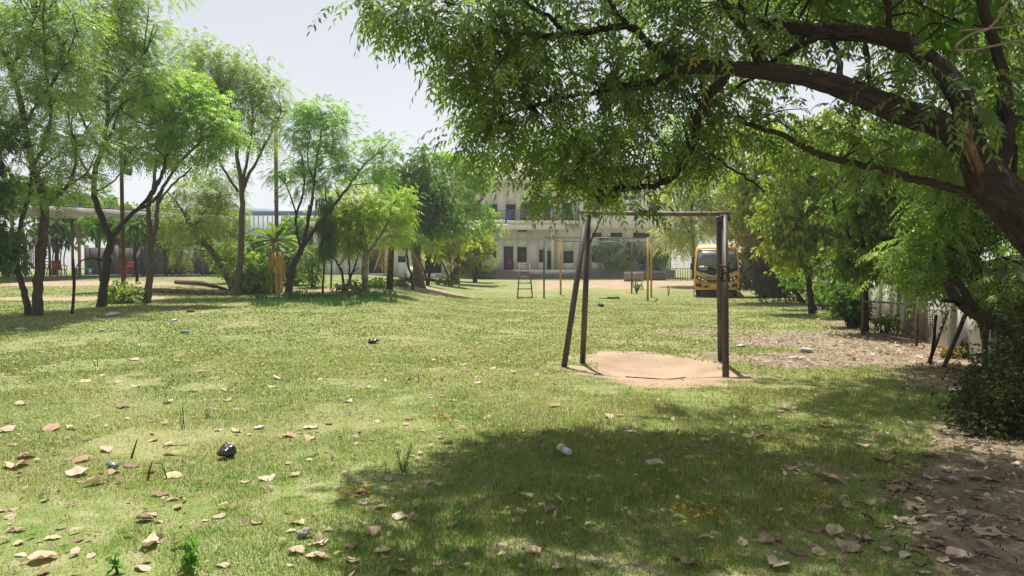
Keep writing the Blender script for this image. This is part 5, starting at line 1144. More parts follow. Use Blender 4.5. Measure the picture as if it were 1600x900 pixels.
    for px, pb, cx, cy, rx, ry, n, c1, c2, lab in hs:
        Y = G(px, pb)[1]
        tree('garden_shrub', lab, (px, pb), [([(px, pb), (px+2, pb-20), (cx, cy)], 3.5, 2), ([(px, pb-4), (px-5, pb-25), (cx-rx*.5, cy+4)], 2, 1), ([(px, pb-4), (px+6, pb-25), (cx+rx*.5, cy)], 2, 1)], [(cx, cy, rx, ry, n, 12)], K_broad(.34, .11, 5, .4), BARK_D, c1, c2, cs=.55, ntwig=3, group='shrubs in front of the house')
    bush('weed_clump', 'small green weed standing on the far lawn left of the yellow posts', 998, 458, [(998, 449, 6, 8, 4)], B1, (.06, .12, .02), (.12, .2, .03), cs=.2, cat='weeds', stems=0, up=1)
    # low wall, slab panel and railing in front of the house garden
    STN = mat('pinkish_slab', (.3, .25, .235), .85, (.2, .165, .15), 2)
    g = G(989, 436); t_ = g; o = MB(); Yp = 58.0; 
    a, b = P(975, 437, Yp), P(1005, 437, Yp); z0 = float(H(a[0], Yp)); mb = MB(); mb.box(((a[0]+b[0])/2, Yp, z0+.33), (b[0]-a[0], .08, .85), rx=.12); o = mb.build('stone_slab', STN, loc=((a[0]+b[0])/2, Yp, z0)); tag(o, 'pinkish grey stone slab leaning before the shrubs by the house', 'slab')
    a, b = P(1004, 430, 60.), P(1042, 430, 60.); z0 = float(H(a[0], 60)); th = thing('block_wall', 'low dark block wall right of the leaning stone slab', 'wall', ((a[0]+b[0])/2, 60, z0)); BM = mat('grey_block', (.16, .145, .13), .9, (.1, .09, .08), 4)
    for r in range(3):
        for k in range(7):
            x = a[0]+(b[0]-a[0])*(k+.5+(.25 if r % 2 else 0))/7.4; mb = MB(); mb.box((x, 60+.01*rng.normal(), z0+.12+.24*r), ((b[0]-a[0])/7.5, .25, .225)); mb.build('block', BM, th)
    a, b = P(1040, 430, 59.), P(1090, 430, 59.); th = thing('garden_railing', 'dark thin railing between the house corner and the bus', 'railing', ((a[0]+b[0])/2, 59, float(H(a[0], 59))))
    for k in range(14):
        x = a[0]+(b[0]-a[0])*k/13; z0 = float(H(x, 59)); mb = MB(); mb.box((x, 59, z0+.5), (.05, .05, 1.1)); mb.build('rail_post', GREYF, th)
    for hgt in (.25, 1.0):
        mb = MB(); mb.tube([(a[0], 59, float(H(a[0], 59))+hgt), (b[0], 59, float(H(b[0], 59))+hgt)], .03, 4); mb.build('rail', GREYF, th)
    # trees behind the bus and along the wall
    tree('pale_feathery_tree', 'pale yellow green feathery tree behind the bus at the house corner', (1085, 0, 50), [([(1085, 436), (1083, 390), (1080, 340), (1085, 290)], 6, 2.5), ([(1082, 370), (1060, 330), (1050, 300)], 3, 1.5)],
         [(1078, 350, 42, 34, 40, 14), (1062, 300, 30, 28, 22, 14), (1100, 285, 44, 36, 40, 14), (1060, 375, 24, 22, 14, 13), (1110, 335, 40, 30, 26, 13), (1120, 240, 50, 36, 34, 13), (1076, 250, 40, 26, 22, 13), (1160, 300, 50, 50, 34, 13)], K_feather(.6, 4, .2, .06, .5), BARK_M, (.2, .28, .05), (.34, .41, .09), cs=.8, ntwig=4)
    tree('wall_tree', 'green tree above the dry brushwood right of the bus', (1195, 0, 33), [([(1195, 465), (1192, 400), (1185, 330), (1180, 270)], 7, 3), ([(1190, 380), (1215, 330), (1230, 290)], 4, 2)],
         [(1180, 290, 50, 40, 44, 14), (1225, 320, 46, 36, 40, 14), (1205, 240, 55, 36, 36, 13), (1165, 345, 30, 26, 20, 12), (1250, 270, 50, 40, 34, 13), (1170, 215, 60, 36, 34, 12), (1215, 370, 34, 24, 18, 12)], K_broad(.22, .09, 6, .4), BARK_D, (.09, .15, .025), (.25, .31, .05), cs=.55, ntwig=5)
    tree('wall_tree', 'leafy tree hanging over the compound wall with bright green leaf sprays', (1262, 0, 25), [([(1270, 490), (1262, 430), (1258, 360), (1265, 290)], 8, 3), ([(1260, 400), (1290, 350), (1310, 300)], 4, 2), ([(1262, 420), (1235, 380), (1220, 350)], 3, 1.5)],
         [(1262, 350, 55, 38, 60, 13), (1225, 385, 34, 28, 26, 13), (1290, 300, 55, 40, 46, 13), (1240, 250, 60, 40, 36, 12), (1310, 370, 50, 36, 44, 13), (1275, 400, 36, 20, 18, 12), (1300, 210, 70, 40, 40, 12), (1245, 400, 40, 20, 22, 12), (1340, 250, 50, 40, 30, 12), (1210, 330, 30, 30, 20, 12)], K_broad(.17, .08, 6, .5), BARK_D, (.07, .15, .02), (.25, .34, .045), cs=.45, ntwig=6)
    tree('wall_tree', 'dark leafy tree behind the steel frame hanging low over the wall', (1350, 0, 17.5), [([(1352, 530), (1350, 450), (1345, 360), (1340, 280)], 9, 5), ([(1348, 420), (1385, 370), (1410, 330)], 6, 3), ([(1348, 400), (1315, 350), (1300, 310)], 5, 2.5)],
         [(1350, 330, 60, 45, 46, 13), (1400, 370, 60, 42, 50, 13), (1330, 410, 42, 34, 32, 13), (1410, 290, 60, 44, 34, 12), (1350, 250, 70, 40, 34, 12), (1375, 420, 50, 20, 18, 13), (1460, 350, 60, 46, 34, 12), (1400, 190, 90, 50, 30, 12)], K_broad(.13, .06, 7, .5), BARK_D, (.04, .095, .018), (.15, .22, .035), cs=.38, ntwig=6)
    tree('wall_tree', 'thick dark trunked tree standing against the white wall at the right', (1552, 0, 11.7), [([(1553, 566), (1545, 520), (1530, 470), (1522, 415), (1520, 350), (1515, 280), (1520, 180)], 21, 12), ([(1522, 380), (1560, 330), (1600, 290)], 9, 5), ([(1520, 350), (1480, 300), (1450, 260)], 8, 4)],
         [(1455, 390, 60, 32, 28, 12), (1530, 330, 70, 40, 36, 12), (1500, 300, 80, 50, 34, 12), (1610, 380, 50, 50, 20, 12), (1480, 220, 90, 60, 34, 12), (1600, 280, 80, 70, 30, 12), (1435, 430, 40, 20, 12, 12), (1590, 440, 34, 34, 14, 12, -1.5, .5), (1490, 430, 40, 20, 10, 12), (1570, 480, 30, 24, 7, 11, -1.5, .4), (1540, 130, 100, 70, 28, 12)],
         lambda mb, p, d, c: fronds(mb, p, d, .28*(.7+.6*rng.random(len(p))), 5, .08, .03, c, droop=.7), BARK_D, (.04, .095, .02), (.14, .21, .04), cs=.35, ntwig=6)
    # fallen dark branch crossing right
    b = P(1640, 560, 9.0); s_ = spline([P(1640, 560, 8.6), P(1600, 532, 9.2), P(1560, 508, 9.6), P(1520, 488, 10), P(1490, 462, 10.4), P(1478, 436, 10.7)], 6)
    t_ = thing('broken_branch', 'dark broken branch sloping across the white wall at the right edge', 'branch', (s_[0][0], s_[0][1], 0)); mb = MB(); mb.tube(s_, np.linspace(14, 7, len(s_))*9.5/F, 10, rough=.2); mb.build('main_stem', BARK_D, t_, smooth=True)
    mb = MB(); mb.tube(spline([P(1530, 494, 9.9), P(1510, 462, 10), P(1500, 445, 10.1), P(1480, 435, 10.2)], 5), np.linspace(.06, .04, 16), 8, rough=.2); mb.build('side_stem', BARK_D, t_, smooth=True)
    mb = MB(); mb.tube(spline([P(1500, 478, 10.2), P(1488, 470, 10.1), P(1474, 470, 10)], 5), .03, 6, rough=.3); mb.build('side_stem', BARK_D, t_)
    mb = MB(); foliage(mb, P(1480, 425, 10.3), np.array([.35, .3, .15]), 3, 5, lambda m_, p, d, c: fronds(m_, p, d, .25, 4, .08, .03, c, droop=.7), (.03, .08, .018), (.12, .16, .03), cs=.2); mb.build('leaves', LEAF, t_)
    # dry brushwood heap and bushes right of the bus
    g = G(1190, 462); t_ = thing('brushwood_heap', 'heap of dry brown brushwood piled beside the bus', 'brushwood', g); mb = MB(); tb = MB()
    foliage(mb, P(1168, 372, 33), np.array([1.3, 1.0, .7]), 30, 12, K_broad(.14, .05, 4, .4), (.17, .11, .08), (.3, .2, .15), cs=.45)
    foliage(mb, P(1190, 325, 32.5), np.array([.8, .7, .5]), 9, 10, K_broad(.14, .05, 4, .4), (.19, .12, .08), (.3, .2, .15), cs=.45)
    foliage(mb, P(1200, 400, 33), np.array([1.0, 1.0, .8]), 30, 14, K_broad(.2, .05, 5, .8), (.05, .045, .03), (.12, .09, .06), cs=.5, up=-.5)
    foliage(mb, P(1215, 430, 32.5), np.array([1.3, .9, .7]), 34, 14, K_broad(.2, .05, 5, .8), (.04, .04, .025), (.09, .08, .05), cs=.5, up=-.5)
    mb.build('dry_leaves', DRY, t_, kind='stuff')
    for k in range(30):
        a = P(1185+75*rng.random(), 455+10*rng.random(), 32+3*rng.random()); a[2] = float(H(a[0], a[1])); u_ = rng.random(); q = P(1158+60*u_+rng.normal(0, 8), 350+50*u_+rng.normal(0, 14), a[1]+rng.normal(0, .6)); tb.tube(spline([a, (a+q)/2+rng.normal(0, .15, 3), q], 3), np.linspace(.03, .008, 7), 4, cap=False)
    tb.build('dry_sticks', BARK_D, t_, kind='stuff')
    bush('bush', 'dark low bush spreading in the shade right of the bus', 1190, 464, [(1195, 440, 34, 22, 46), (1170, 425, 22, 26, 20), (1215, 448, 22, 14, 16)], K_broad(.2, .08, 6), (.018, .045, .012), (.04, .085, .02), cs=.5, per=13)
    bush('bush', 'bushy green plant in front of the steel frame', 1335, 512, [(1335, 480, 20, 30, 30), (1322, 455, 24, 24, 18), (1345, 500, 16, 14, 10), (1300, 470, 18, 12, 7)], K_broad(.1, .05, 6), (.02, .06, .012), (.07, .14, .02), cs=.25, per=13)
    bush('bush', 'bright leafy shrub sprawling over the far end of the compound wall', 1285, 484, [(1290, 445, 36, 24, 26), (1240, 432, 26, 18, 14), (1320, 430, 24, 24, 14)], K_broad(.14, .07, 6), (.05, .12, .015), (.16, .26, .03), cs=.35, per=12)
    bush('bush', 'low dark bush growing behind the steel frame bars', 1380, 520, [(1385, 508, 20, 12, 8)], K_broad(.1, .05, 6), (.018, .05, .012), (.05, .1, .02), cs=.25)
    bush('bush', 'spiky pale grass like plant at the foot of the wall before the steel frame', 1300, 500, [(1300, 492, 16, 8, 9)], K_broad(.25, .03, 5), (.1, .13, .05), (.22, .22, .1), cs=.2, up=1)
    bush('bush', 'thin bush with curled leaves by the left leaning pole', 1495, 560, [(1492, 552, 12, 10, 10)], K_broad(.09, .05, 5), (.03, .07, .02), (.2, .1, .05), cs=.15)
    # large bush at the right edge, shade put into its darkened leaf colour
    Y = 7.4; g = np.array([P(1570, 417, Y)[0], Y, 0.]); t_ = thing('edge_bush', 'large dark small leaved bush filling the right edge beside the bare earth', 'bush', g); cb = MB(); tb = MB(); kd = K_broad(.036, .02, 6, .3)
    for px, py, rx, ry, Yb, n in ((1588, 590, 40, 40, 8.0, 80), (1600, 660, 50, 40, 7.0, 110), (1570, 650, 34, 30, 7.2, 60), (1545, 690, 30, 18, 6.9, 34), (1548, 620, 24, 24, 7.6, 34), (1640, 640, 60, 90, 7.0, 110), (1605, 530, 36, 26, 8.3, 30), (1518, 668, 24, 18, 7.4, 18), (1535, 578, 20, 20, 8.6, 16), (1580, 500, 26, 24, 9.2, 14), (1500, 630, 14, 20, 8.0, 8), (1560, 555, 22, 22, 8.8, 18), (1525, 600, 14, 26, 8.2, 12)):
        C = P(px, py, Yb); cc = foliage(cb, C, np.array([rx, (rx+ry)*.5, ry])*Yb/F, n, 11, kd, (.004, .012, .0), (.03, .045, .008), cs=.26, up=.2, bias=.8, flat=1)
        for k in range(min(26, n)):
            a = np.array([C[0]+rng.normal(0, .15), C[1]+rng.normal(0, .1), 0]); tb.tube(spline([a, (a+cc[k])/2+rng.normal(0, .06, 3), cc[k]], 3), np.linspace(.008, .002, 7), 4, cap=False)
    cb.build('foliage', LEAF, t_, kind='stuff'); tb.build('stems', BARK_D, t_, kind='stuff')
    # broad-leaved climber patch with large back-lit leaves
    C = P(1480, 28, 6.1); t_ = thing('broad_leaf_climber', 'climber with large round back-lit leaves high in the upper right', 'climber', C)
    for k in range(34):
        p = C+rng.normal(0, 1, 3)*np.array([.25, .2, .16]); d = unit(rng.normal(0, 1, (1, 3))+np.array([0, 0, -.6])); mb = MB()
        s_ = unit(np.cross(d[0], rng.normal(0, 1, 3))[None])[0]; n = 10; V = [p]; r = .045+.03*rng.random()
        for i in range(n): a = 2*math.pi*i/n; V.append(p+d[0]*r*(1-math.cos(a))*(1.1)+s_*r*math.sin(a)*(1+.2*math.cos(a)))
        mb.add(V, tris=[(0, 1+i, 1+(i+1) % n) for i in range(n)], col=np.array([.12, .26, .02])*(.7+.6*rng.random())); mb.build('leaf', LEAF, t_)
    mb = MB(); mb.tube(spline([C+np.array([-.5, .1, .35]), C, C+np.array([.45, 0, -.1])], 5), .007, 4); mb.build('stem', BARK_D, t_)
planting()

# ------------------------------------------------------------------ fallen leaves and litter
def leaf_mesh(i):
    r = np.random.default_rng(100+i); L_, wd = 1.0, .42+.45*r.random(); nx, ny = 7, 4; V = []; Q = []
    curl = r.normal(0, .32); fold = r.normal(.08, .22); tw = r.normal(0, .35); top = [.01, .26, .42, .5, .48, .36, .19, .01] if i % 3 else [.03, .4, .5, .52, .46, .34, .16, .0]
    for a in range(nx+1):
        t = a/nx
        for b in range(ny+1):
            u = (b/ny-.5)*2; hw = top[a]*wd*(1+.1*r.normal())
            z = .1+abs(u)*fold*hw*1.1+curl*(t-.5)**2*1.0+tw*u*hw*(t-.5)+.035*r.normal()
            V.append((u*hw, (t-.5)*L_, max(.015, z)))
    for a in range(nx):
        for b in range(ny): k = a*(ny+1)+b; Q.append((k, k+1, k+ny+2, k+ny+1))
    c0 = np.array([(.56, .42, .31), (.52, .38, .27), (.62, .5, .38), (.44, .29, .19), (.3, .19, .12), (.54, .43, .25), (.55, .4, .3), (.64, .53, .43), (.27, .18, .13), (.56, .42, .32)][i % 10])
    mb = MB(); V = np.array(V); col = np.array([c0*(.85+.3*r.random()) for _ in V]); mid = np.abs(V[:, 0]) < 1e-6; col[mid] *= .8
    mb.add(V, Q, col=col); mb.tube([(0, -.5, .1), (0, -.66, .06)], .012, 3, cap=False, col=c0*.7)
    o = mb.build('fallen_leaf', DRY, smooth=True); me = o.data; bpy.data.objects.remove(o); return me
LM_ = [leaf_mesh(i) for i in range(40)]
TONE = ['tan', 'tan', 'pale', 'brown', 'dark brown', 'yellowish', 'tan', 'pale', 'dark brown', 'tan']
def zone(x, y):
    px = 800+F*x/y
    side = 'at the far left' if px < 220 else 'left of the black bag' if px < 350 and y > 4.6 else 'by the green seedling' if px < 400 else 'left of centre' if px < 620 else 'near the middle' if px < 900 else 'right of centre' if px < 1200 else 'toward the right' if px < 1400 else 'beside the dark bush'
    far = ', nearest row' if y < 4.4 else ', near' if y < 5.6 else ', mid distance' if y < 8.5 else ', farther off'
    return side+far
def put_leaf(x, y, size, label, group, k=None, rz=None, tilt=.12, name='fallen_leaf'):
    if group is not None:
        k = int(rng.integers(40)); shp = 'broad' if size > .11 else 'small' if size < .075 else 'curled'
        label = shp+' '+TONE[k % 10]+' dry leaf '+{'on the bare earth': 'on bare earth', 'in the shaded': 'in shaded grass', 'on the sunlit ': 'on sunlit lawn'}[group[11:25] if False else ('on the bare earth' if 'bare' in group else 'in the shaded' if 'shaded' in group else 'on the sunlit ')]+' '+zone(x, y)
    o = bpy.data.objects.new(name, LM_[int(rng.integers(40)) if k is None else k]); COL.objects.link(o)
    o.location = (x, y, float(H(x, y))+.004); o.scale = (size,)*3
    o.rotation_euler = (rng.normal(0, tilt), rng.normal(0, tilt), rng.random()*6.28 if rz is None else rz)
    return tag(o, label, 'leaf', group)
named = {(235, 856, 48, 2): 'largest pale oval dry leaf lying flat near the bottom left, left of the green seedling', (464, 867, 30, 0): 'round tan dry leaf, left one of the close trio near the bottom', (495, 876, 36, 7): 'broad tan dry leaf at the right of the close trio near the bottom',
         (358, 697, 20, 3): 'brown dry leaf resting on top of the black crumpled bag', (822, 781, 26, 5): 'upright tan dry leaf tipped on edge in the shaded grass', (580, 838, 32, 8): 'folded tan dry leaf at the left edge of the tree shade', (1304, 842, 38, 5): 'long pale yellow dry leaf in the shade at the lower right',
         (1225, 640, 26, 2): 'bright curled dry leaf in the sunlit gap of the shade on the right', (1501, 879, 44, 0): 'large tan dry leaf on the bare earth near the bottom right corner', (1544, 842, 50, 9): 'long torn dry leaf on the bare earth at the far right', (250, 775, 28, 4): 'crumpled dark brown dry leaf on the sunny grass left of the black bag',
         (832, 867, 32, 5): 'yellow tinged curled dry leaf near the bottom centre', (707, 825, 26, 3): 'reddish brown dry leaf between the two pale pairs in the shade', (930, 884, 38, 2): 'pale dry leaf lying at the bottom edge right of centre', (82, 674, 36, 3): 'long rust orange dry leaf on the lawn at the left'}
for (px, py, w_, k), lab in named.items():
    g = G(px, py); put_leaf(g[0], g[1], w_*g[1]/F*1.05, lab, None, k)
pts = """167,707,30 131,723,28 122,743,36 150,760,33 40,717,28 25,732,42 220,893,30 495,857,26 453,890,15 268,713,24 240,691,16 272,745,32 238,810,22 277,797,22 342,812,20 417,750,24 460,745,18 383,755,13 370,676,20 453,683,22 193,637,20 33,634,18 262,630,15 237,660,15 30,833,17 83,845,24 122,848,18 33,870,18 67,877,38 142,873,18 465,822,24 177,742,24 205,731,26 112,673,20 10,676,22 485,670,22 483,687,18 625,812,28 657,812,25 737,799,17 817,805,18 845,822,18 699,693,16 868,636,20 950,653,24 873,892,28 833,896,20 550,883,22 638,655,14 707,628,14 565,773,22 978,782,20 927,832,22 887,813,18 513,832,14 503,855,20 502,880,22 957,771,12 1243,641,14 1291,669,26 1182,684,28 1270,831,30 1414,876,30 1200,847,36 1454,750,22 1482,754,28 1530,750,30 1555,751,24 1592,848,26 1326,862,36 1022,727,32 1296,756,40 1395,770,36 1412,820,32 1215,888,40 1161,853,28 1457,712,28 1397,709,24 1170,684,20 1345,700,26 1380,722,30 1330,800,28 1440,800,24 1500,805,24 1250,868,28 1290,800,18 1240,735,26 1100,690,18 1060,815,20 1120,842,22 208,563,16 276,565,12 433,591,20 350,610,14 313,580,14 132,597,18 183,598,12 212,604,12 301,611,12 425,604,14 334,627,14 355,627,14 575,607,12 722,572,13 728,581,16 770,578,12 803,585,12 745,600,12 640,594,12 560,600,12 545,628,14""".split()
for q in pts:
    px, py, w_ = map(float, q.split(',')); g = G(px, py); sh = px > 590+(700-py)*1.2 if py > 620 else px > 850
    if px > 1350+(900-py)*.1 and py > 690: lab, grp = 'dry tan leaf lying on the bare earth at the lower right', 'dry leaves on the bare earth'
    elif px > 560 and py > 640+max(0, 850-px)*.3: lab, grp = 'dry tan leaf lying in the shaded grass under the neem', 'dry leaves in the shaded grass'
    else: lab, grp = 'dry tan leaf lying on the sunlit lawn', 'dry leaves on the sunlit lawn'
    put_leaf(g[0]+rng.normal(0, .004), g[1], w_*g[1]/F*1.2, lab, grp)
n1 = 0
while n1 < 175:
    px, py = rng.random()*1600, 560+340*rng.random()**.8
    g = G(px, py); sa, ea = masks(g[0], g[1])
    w_ = (.035+.075*rng.random())
    if ea > .5 or (px > 1250 and py > 640): lab, grp, pr = 'dry tan leaf lying on the bare earth at the lower right', 'dry leaves on the bare earth', 1
    elif px > 560 and py > 640+max(0, 850-px)*.3: lab, grp, pr = 'dry tan leaf lying in the shaded grass under the neem', 'dry leaves in the shaded grass', .3
    else: lab, grp, pr = 'dry tan leaf lying on the sunlit lawn', 'dry leaves on the sunlit lawn', .22
    if ea > .5 and py < 640: continue
    if rng.random() > pr: continue
    put_leaf(g[0], g[1], w_, lab, grp, tilt=.16); n1 += 1
def litter():
    """the small leaves nobody could count, as joined real leaf shapes"""
    mb = MB(); n = 9500; C0 = np.array([(.4, .3, .2), (.35, .25, .16), (.24, .16, .1), (.47, .37, .26), (.16, .11, .075)])
    y = 3.5+18*rng.random(n*5); x = (rng.random(n*5)*2-1)*(.75*y+1)
    sa, ea = masks(x, y); px = 800+F*x/y
    pr = ea*np.where(y < 9, .75, 1.0)+.11*(1-ea)*(1-sa)+.12*sstep(900, 1300, px)*(y < 10)*(1-ea)+.02*sa
    k = rng.random(n*5) < pr; x, y = x[k][:n], y[k][:n]; n = len(x)
    B = np.stack([x, y, H(x, y)+.012+.012*rng.random(n)], 1); a = rng.random(n)*6.28
    D = unit(np.stack([np.cos(a), np.sin(a), rng.normal(.05, .25, n)], 1)); W = np.stack([-np.sin(a), np.cos(a), rng.normal(0, .5, n)], 1)
    leaves(mb, B, D, W, (.025+.075*rng.random(n)**1.6)*np.where(y > 10, 1.25, 1), (.012+.032*rng.random(n))*np.where(y > 10, 1.25, 1), C0[rng.integers(0, 5, n)]*np.where(y > 10, 1.1, 1)[:, None], hi=True, droop=-.1, jit=.25)
    o = mb.build('leaf_litter', DRY); tag(o, 'small brown leaf litter scattered over the bare earth and lawn', 'leaf litter', kind='stuff')
    mb = MB(); C = []
    for px, py, s in ((1180, 735, 26), (1235, 735, 26), (1095, 800, 28), (1200, 690, 18), (1290, 790, 16), (1100, 815, 20), (560, 775, 16), (1160, 640, 22), (1010, 610, 22), (850, 600, 16), (690, 655, 10), (1060, 700, 16), (820, 690, 14), (960, 690, 12)):
        g = G(px, py); m = 26; q = rng.normal(0, 1, (m, 2))*s*g[1]/F*np.array([1, 1.6]); C.append(np.stack([g[0]+q[:, 0], g[1]+q[:, 1], H(g[0]+q[:, 0], g[1]+q[:, 1])+.03+.01*rng.random(m)], 1))
    B = np.vstack(C); n = len(B); a = rng.random(n)*6.28; D = unit(np.stack([np.cos(a), np.sin(a), rng.normal(.1, .3, n)], 1))
    leaves(mb, B, D, np.stack([-np.sin(a), np.cos(a), rng.normal(0, .5, n)], 1), .05, .016, (.5, .26, .03), hi=True, jit=.3)
    o = mb.build('yellow_leaflets', DRY); tag(o, 'clusters of tiny orange yellow fallen neem leaflets in the grass', 'leaf litter', kind='stuff')
    # twigs on the bare earth
    mb = MB()
    for k in range(170):
        px, py = (1150+330*rng.random(), 515+50*rng.random()) if k < 80 else (1340+260*rng.random(), 690+200*rng.random())
        g = G(px, py); a = rng.random()*6.28; l = .04+.09*rng.random(); d = np.array([math.cos(a), math.sin(a), .06])*l; z = np.array([0, 0, .02])
        mb.tube(spline([g+z, g+d/2+z+rng.normal(0, .01, 3), g+d+z], 2), .0035, 3, cap=False)
    o = mb.build('ground_twigs', BARK_D); tag(o, 'thin dry twigs scattered on the bare earth by the wall and bush', 'twigs', kind='stuff')
litter()
def crumple(px, py, w_, h_, m, name, label, cat, seed=0, flat=1.0, group=None):
    r = np.random.default_rng(seed); g = G(px, py); nu, nv = 26, 14; V = []; Q = []; wd = w_*g[1]/F/2; hh = h_*g[1]/F
    pk = unit(r.normal(0, 1, (16, 3))); amp = r.uniform(-.45, .5, 16)
    for i in range(nv+1):
        th = math.pi*i/nv
        for j in range(nu):
            ph = 2*math.pi*j/nu; d = np.array([math.sin(th)*math.cos(ph), math.sin(th)*math.sin(ph), math.cos(th)])
            k = .66+float(np.sum(np.abs(amp)*np.maximum(0, pk@d-.78)*5))+.3*(r.random()-.5)
            V.append((g[0]+wd*d[0]*k, g[1]+wd*flat*d[1]*k, g[2]+max(.004, hh*(.5+.5*d[2]*k))))
    for i in range(nv):
        for j in range(nu): j2 = (j+1) % nu; Q.append((i*nu+j, i*nu+j2, (i+1)*nu+j2, (i+1)*nu+j))
    mb = MB(); mb.add(V, Q); o = mb.build(name, m, loc=g); return tag(o, label, cat, group)
PBAG = mat('black_polythene', (.015, .015, .018), .25, spec=.9); WPL = mat('white_plastic', (.5, .53, .57), .4, (.38, .41, .46), 20); PAP = mat('dirty_paper', (.6, .6, .6), .8, (.4, .4, .42), 9); REDB = mat('red_brick', (.3, .13, .08), .9, (.2, .09, .06), 8)
crumple(358, 717, 23, 22, PBAG, 'plastic_bag', 'shiny black crumpled plastic bag on the sunny lawn with a dry leaf on top', 'plastic bag', 1)
crumple(583, 535, 19, 6, PBAG, 'plastic_bag', 'flat black plastic scrap lying far out on the open lawn', 'plastic bag', 2)
crumple(1260, 552, 18, 8, WPL, 'plastic_scrap', 'pale blue white plastic scrap on the leaf covered earth path', 'litter', 3)
crumple(1240, 560, 16, 4, WPL, 'plastic_scrap', 'flat white plastic scrap just left of the pale blue scrap on the path', 'litter', 4)
crumple(1158, 543, 15, 5, WPL, 'plastic_scrap', 'white plastic scrap in the grass just right of the right swing post', 'litter', 5)
crumple(1209, 471, 10, 3, WPL, 'plastic_scrap', 'white plastic scrap in the grass near the brushwood heap', 'litter', 6)
crumple(1226, 483, 12, 2.5, PAP, 'plastic_scrap', 'dull white flattened scrap on the lawn near the wall', 'litter', 7)
crumple(160, 518, 10, 4, WPL, 'plastic_scrap', 'small white scrap at the edge of the left tree shade', 'litter', 8)
crumple(290, 521, 20, 4, WPL, 'plastic_scrap', 'long white plastic scrap on the lawn before the leaning trunk', 'litter', 9, .5)
crumple(272, 502, 9, 3.5, WPL, 'plastic_scrap', 'small white scrap in the left tree shade behind the long white scrap', 'litter', 10)
crumple(31, 516, 12, 4, PAP, 'plastic_scrap', 'whitish scrap on the shaded lawn at the far left', 'litter', 11)
crumple(405, 671, 13, 5, WPL, 'plastic_scrap', 'small white scrap among the dry leaves on the sunlit lawn', 'litter', 12)
crumple(983, 676, 18, 5, PAP, 'plastic_scrap', 'greyish white scrap in the shaded grass right of centre', 'litter', 13, .5)
crumple(939, 480, 9, 5, mat('dark_lump', (.08, .05, .05), .9), 'stone', 'small dark lump on the lawn behind the left swing legs', 'stone', 14)
crumple(472, 845, 20, 14, mat('grey_scrap', (.16, .16, .13), .7, (.3, .3, .26), 20), 'crumpled_scrap', 'small grey crumpled scrap above the trio of tan leaves', 'litter', 15)
g = G(175, 493); mb = MB(); mb.box(g+np.array([0, 0, .05]), (.34, .24, .02), rz=-.4, rx=.25); o = mb.build('paper_sheet', mat('pale_blue_paper', (.55, .63, .68), .7, (.45, .5, .56), 12), loc=g); tag(o, 'pale blue paper packet lying in the shade near the small bush', 'paper')
# crushed can and bottle
g = G(175, 733); mb = MB(); mb.tube([g+np.array([-.045, .03, .03]), g+np.array([0, 0, .035]), g+np.array([.05, -.03, .02])], [.026, .018, .024], 8, rough=.3); o = mb.build('crushed_can', mat('can_metal', (.5, .52, .55), .3, (.2, .22, .3), 14, metal=.7), loc=g); tag(o, 'small crushed silver can among dry leaves on the left lawn', 'can')
g = G(885, 712); t = thing('crushed_bottle', 'crushed clear plastic bottle with orange label in the shaded grass', 'bottle', g)
mb = MB(); mb.tube([g+np.array([-.05, .09, .05]), g+np.array([-.02, .03, .04])], [.034, .036], 9, rough=.25); mb.build('bottle_label', mat('orange_label', (.55, .3, .18), .5, (.6, .5, .4), 20), t)
mb = MB(); mb.tube([g+np.array([-.02, .03, .04]), g+np.array([.02, -.05, .035]), g+np.array([.03, -.08, .03])], [.034, .03, .012], 9, rough=.3); mb.build('bottle_body', mat('cloudy_plastic', (.5, .54, .58), .25, (.35, .4, .45), 20), t)
# bricks, kerb stones, log, stick
for px, py, lab in ((298, 488, 'reddish brick lying in the grass before the leaning trunk'), (1277, 497, 'pinkish brick on the lawn near the wall behind the earth path')):
    g = G(px, py); mb = MB(); mb.box(g+np.array([0, 0, .04]), (.2, .11, .09), rz=.5); o = mb.build('brick', REDB, loc=g); tag(o, lab, 'brick')
g = G(1296, 497); mb = MB(); mb.tube([g+np.array([-.25, 0, .06]), g+np.array([.3, .1, .06])], .07, 7, rough=.3); o = mb.build('log', BARK_D, loc=g); tag(o, 'short dark log beside the pinkish brick near the wall', 'log')
a, b = G(936, 467), G(968, 467); t = thing('lying_stick', 'straight stick half pale half dark lying on the far lawn', 'stick', a)
mb = MB(); mb.tube([a+np.array([0, 0, .05]), a*.6+b*.4+np.array([0, 0, .05])], .045, 6); mb.build('pale_end', mat('pale_stick', (.5, .46, .4), .8), t); mb = MB(); mb.tube([a*.6+b*.4+np.array([0, 0, .05]), b+np.array([0, 0, .05])], .05, 6); mb.build('dark_end', BARK_M, t)
KS = mat('kerb_stone', (.22, .14, .115), .9, (.13, .09, .075), 6, bump=.4)
a, b = G(236, 456), G(352, 461); t = thing('stone_kerb', 'low kerb of reddish stones between the pale forked trunk and the leaning trunk', 'kerb', (a+b)/2)
for k in range(9):
    p = a*(1-(k+.5)/9)+b*(k+.5)/9; z = float(H(p[0], p[1])); mb = MB(); mb.box((p[0], p[1], z+.06+.02*rng.random()), (np.linalg.norm(b-a)/9-.03, .35, .2), rz=rng.normal(0, .06)); mb.build('stone', KS, t)
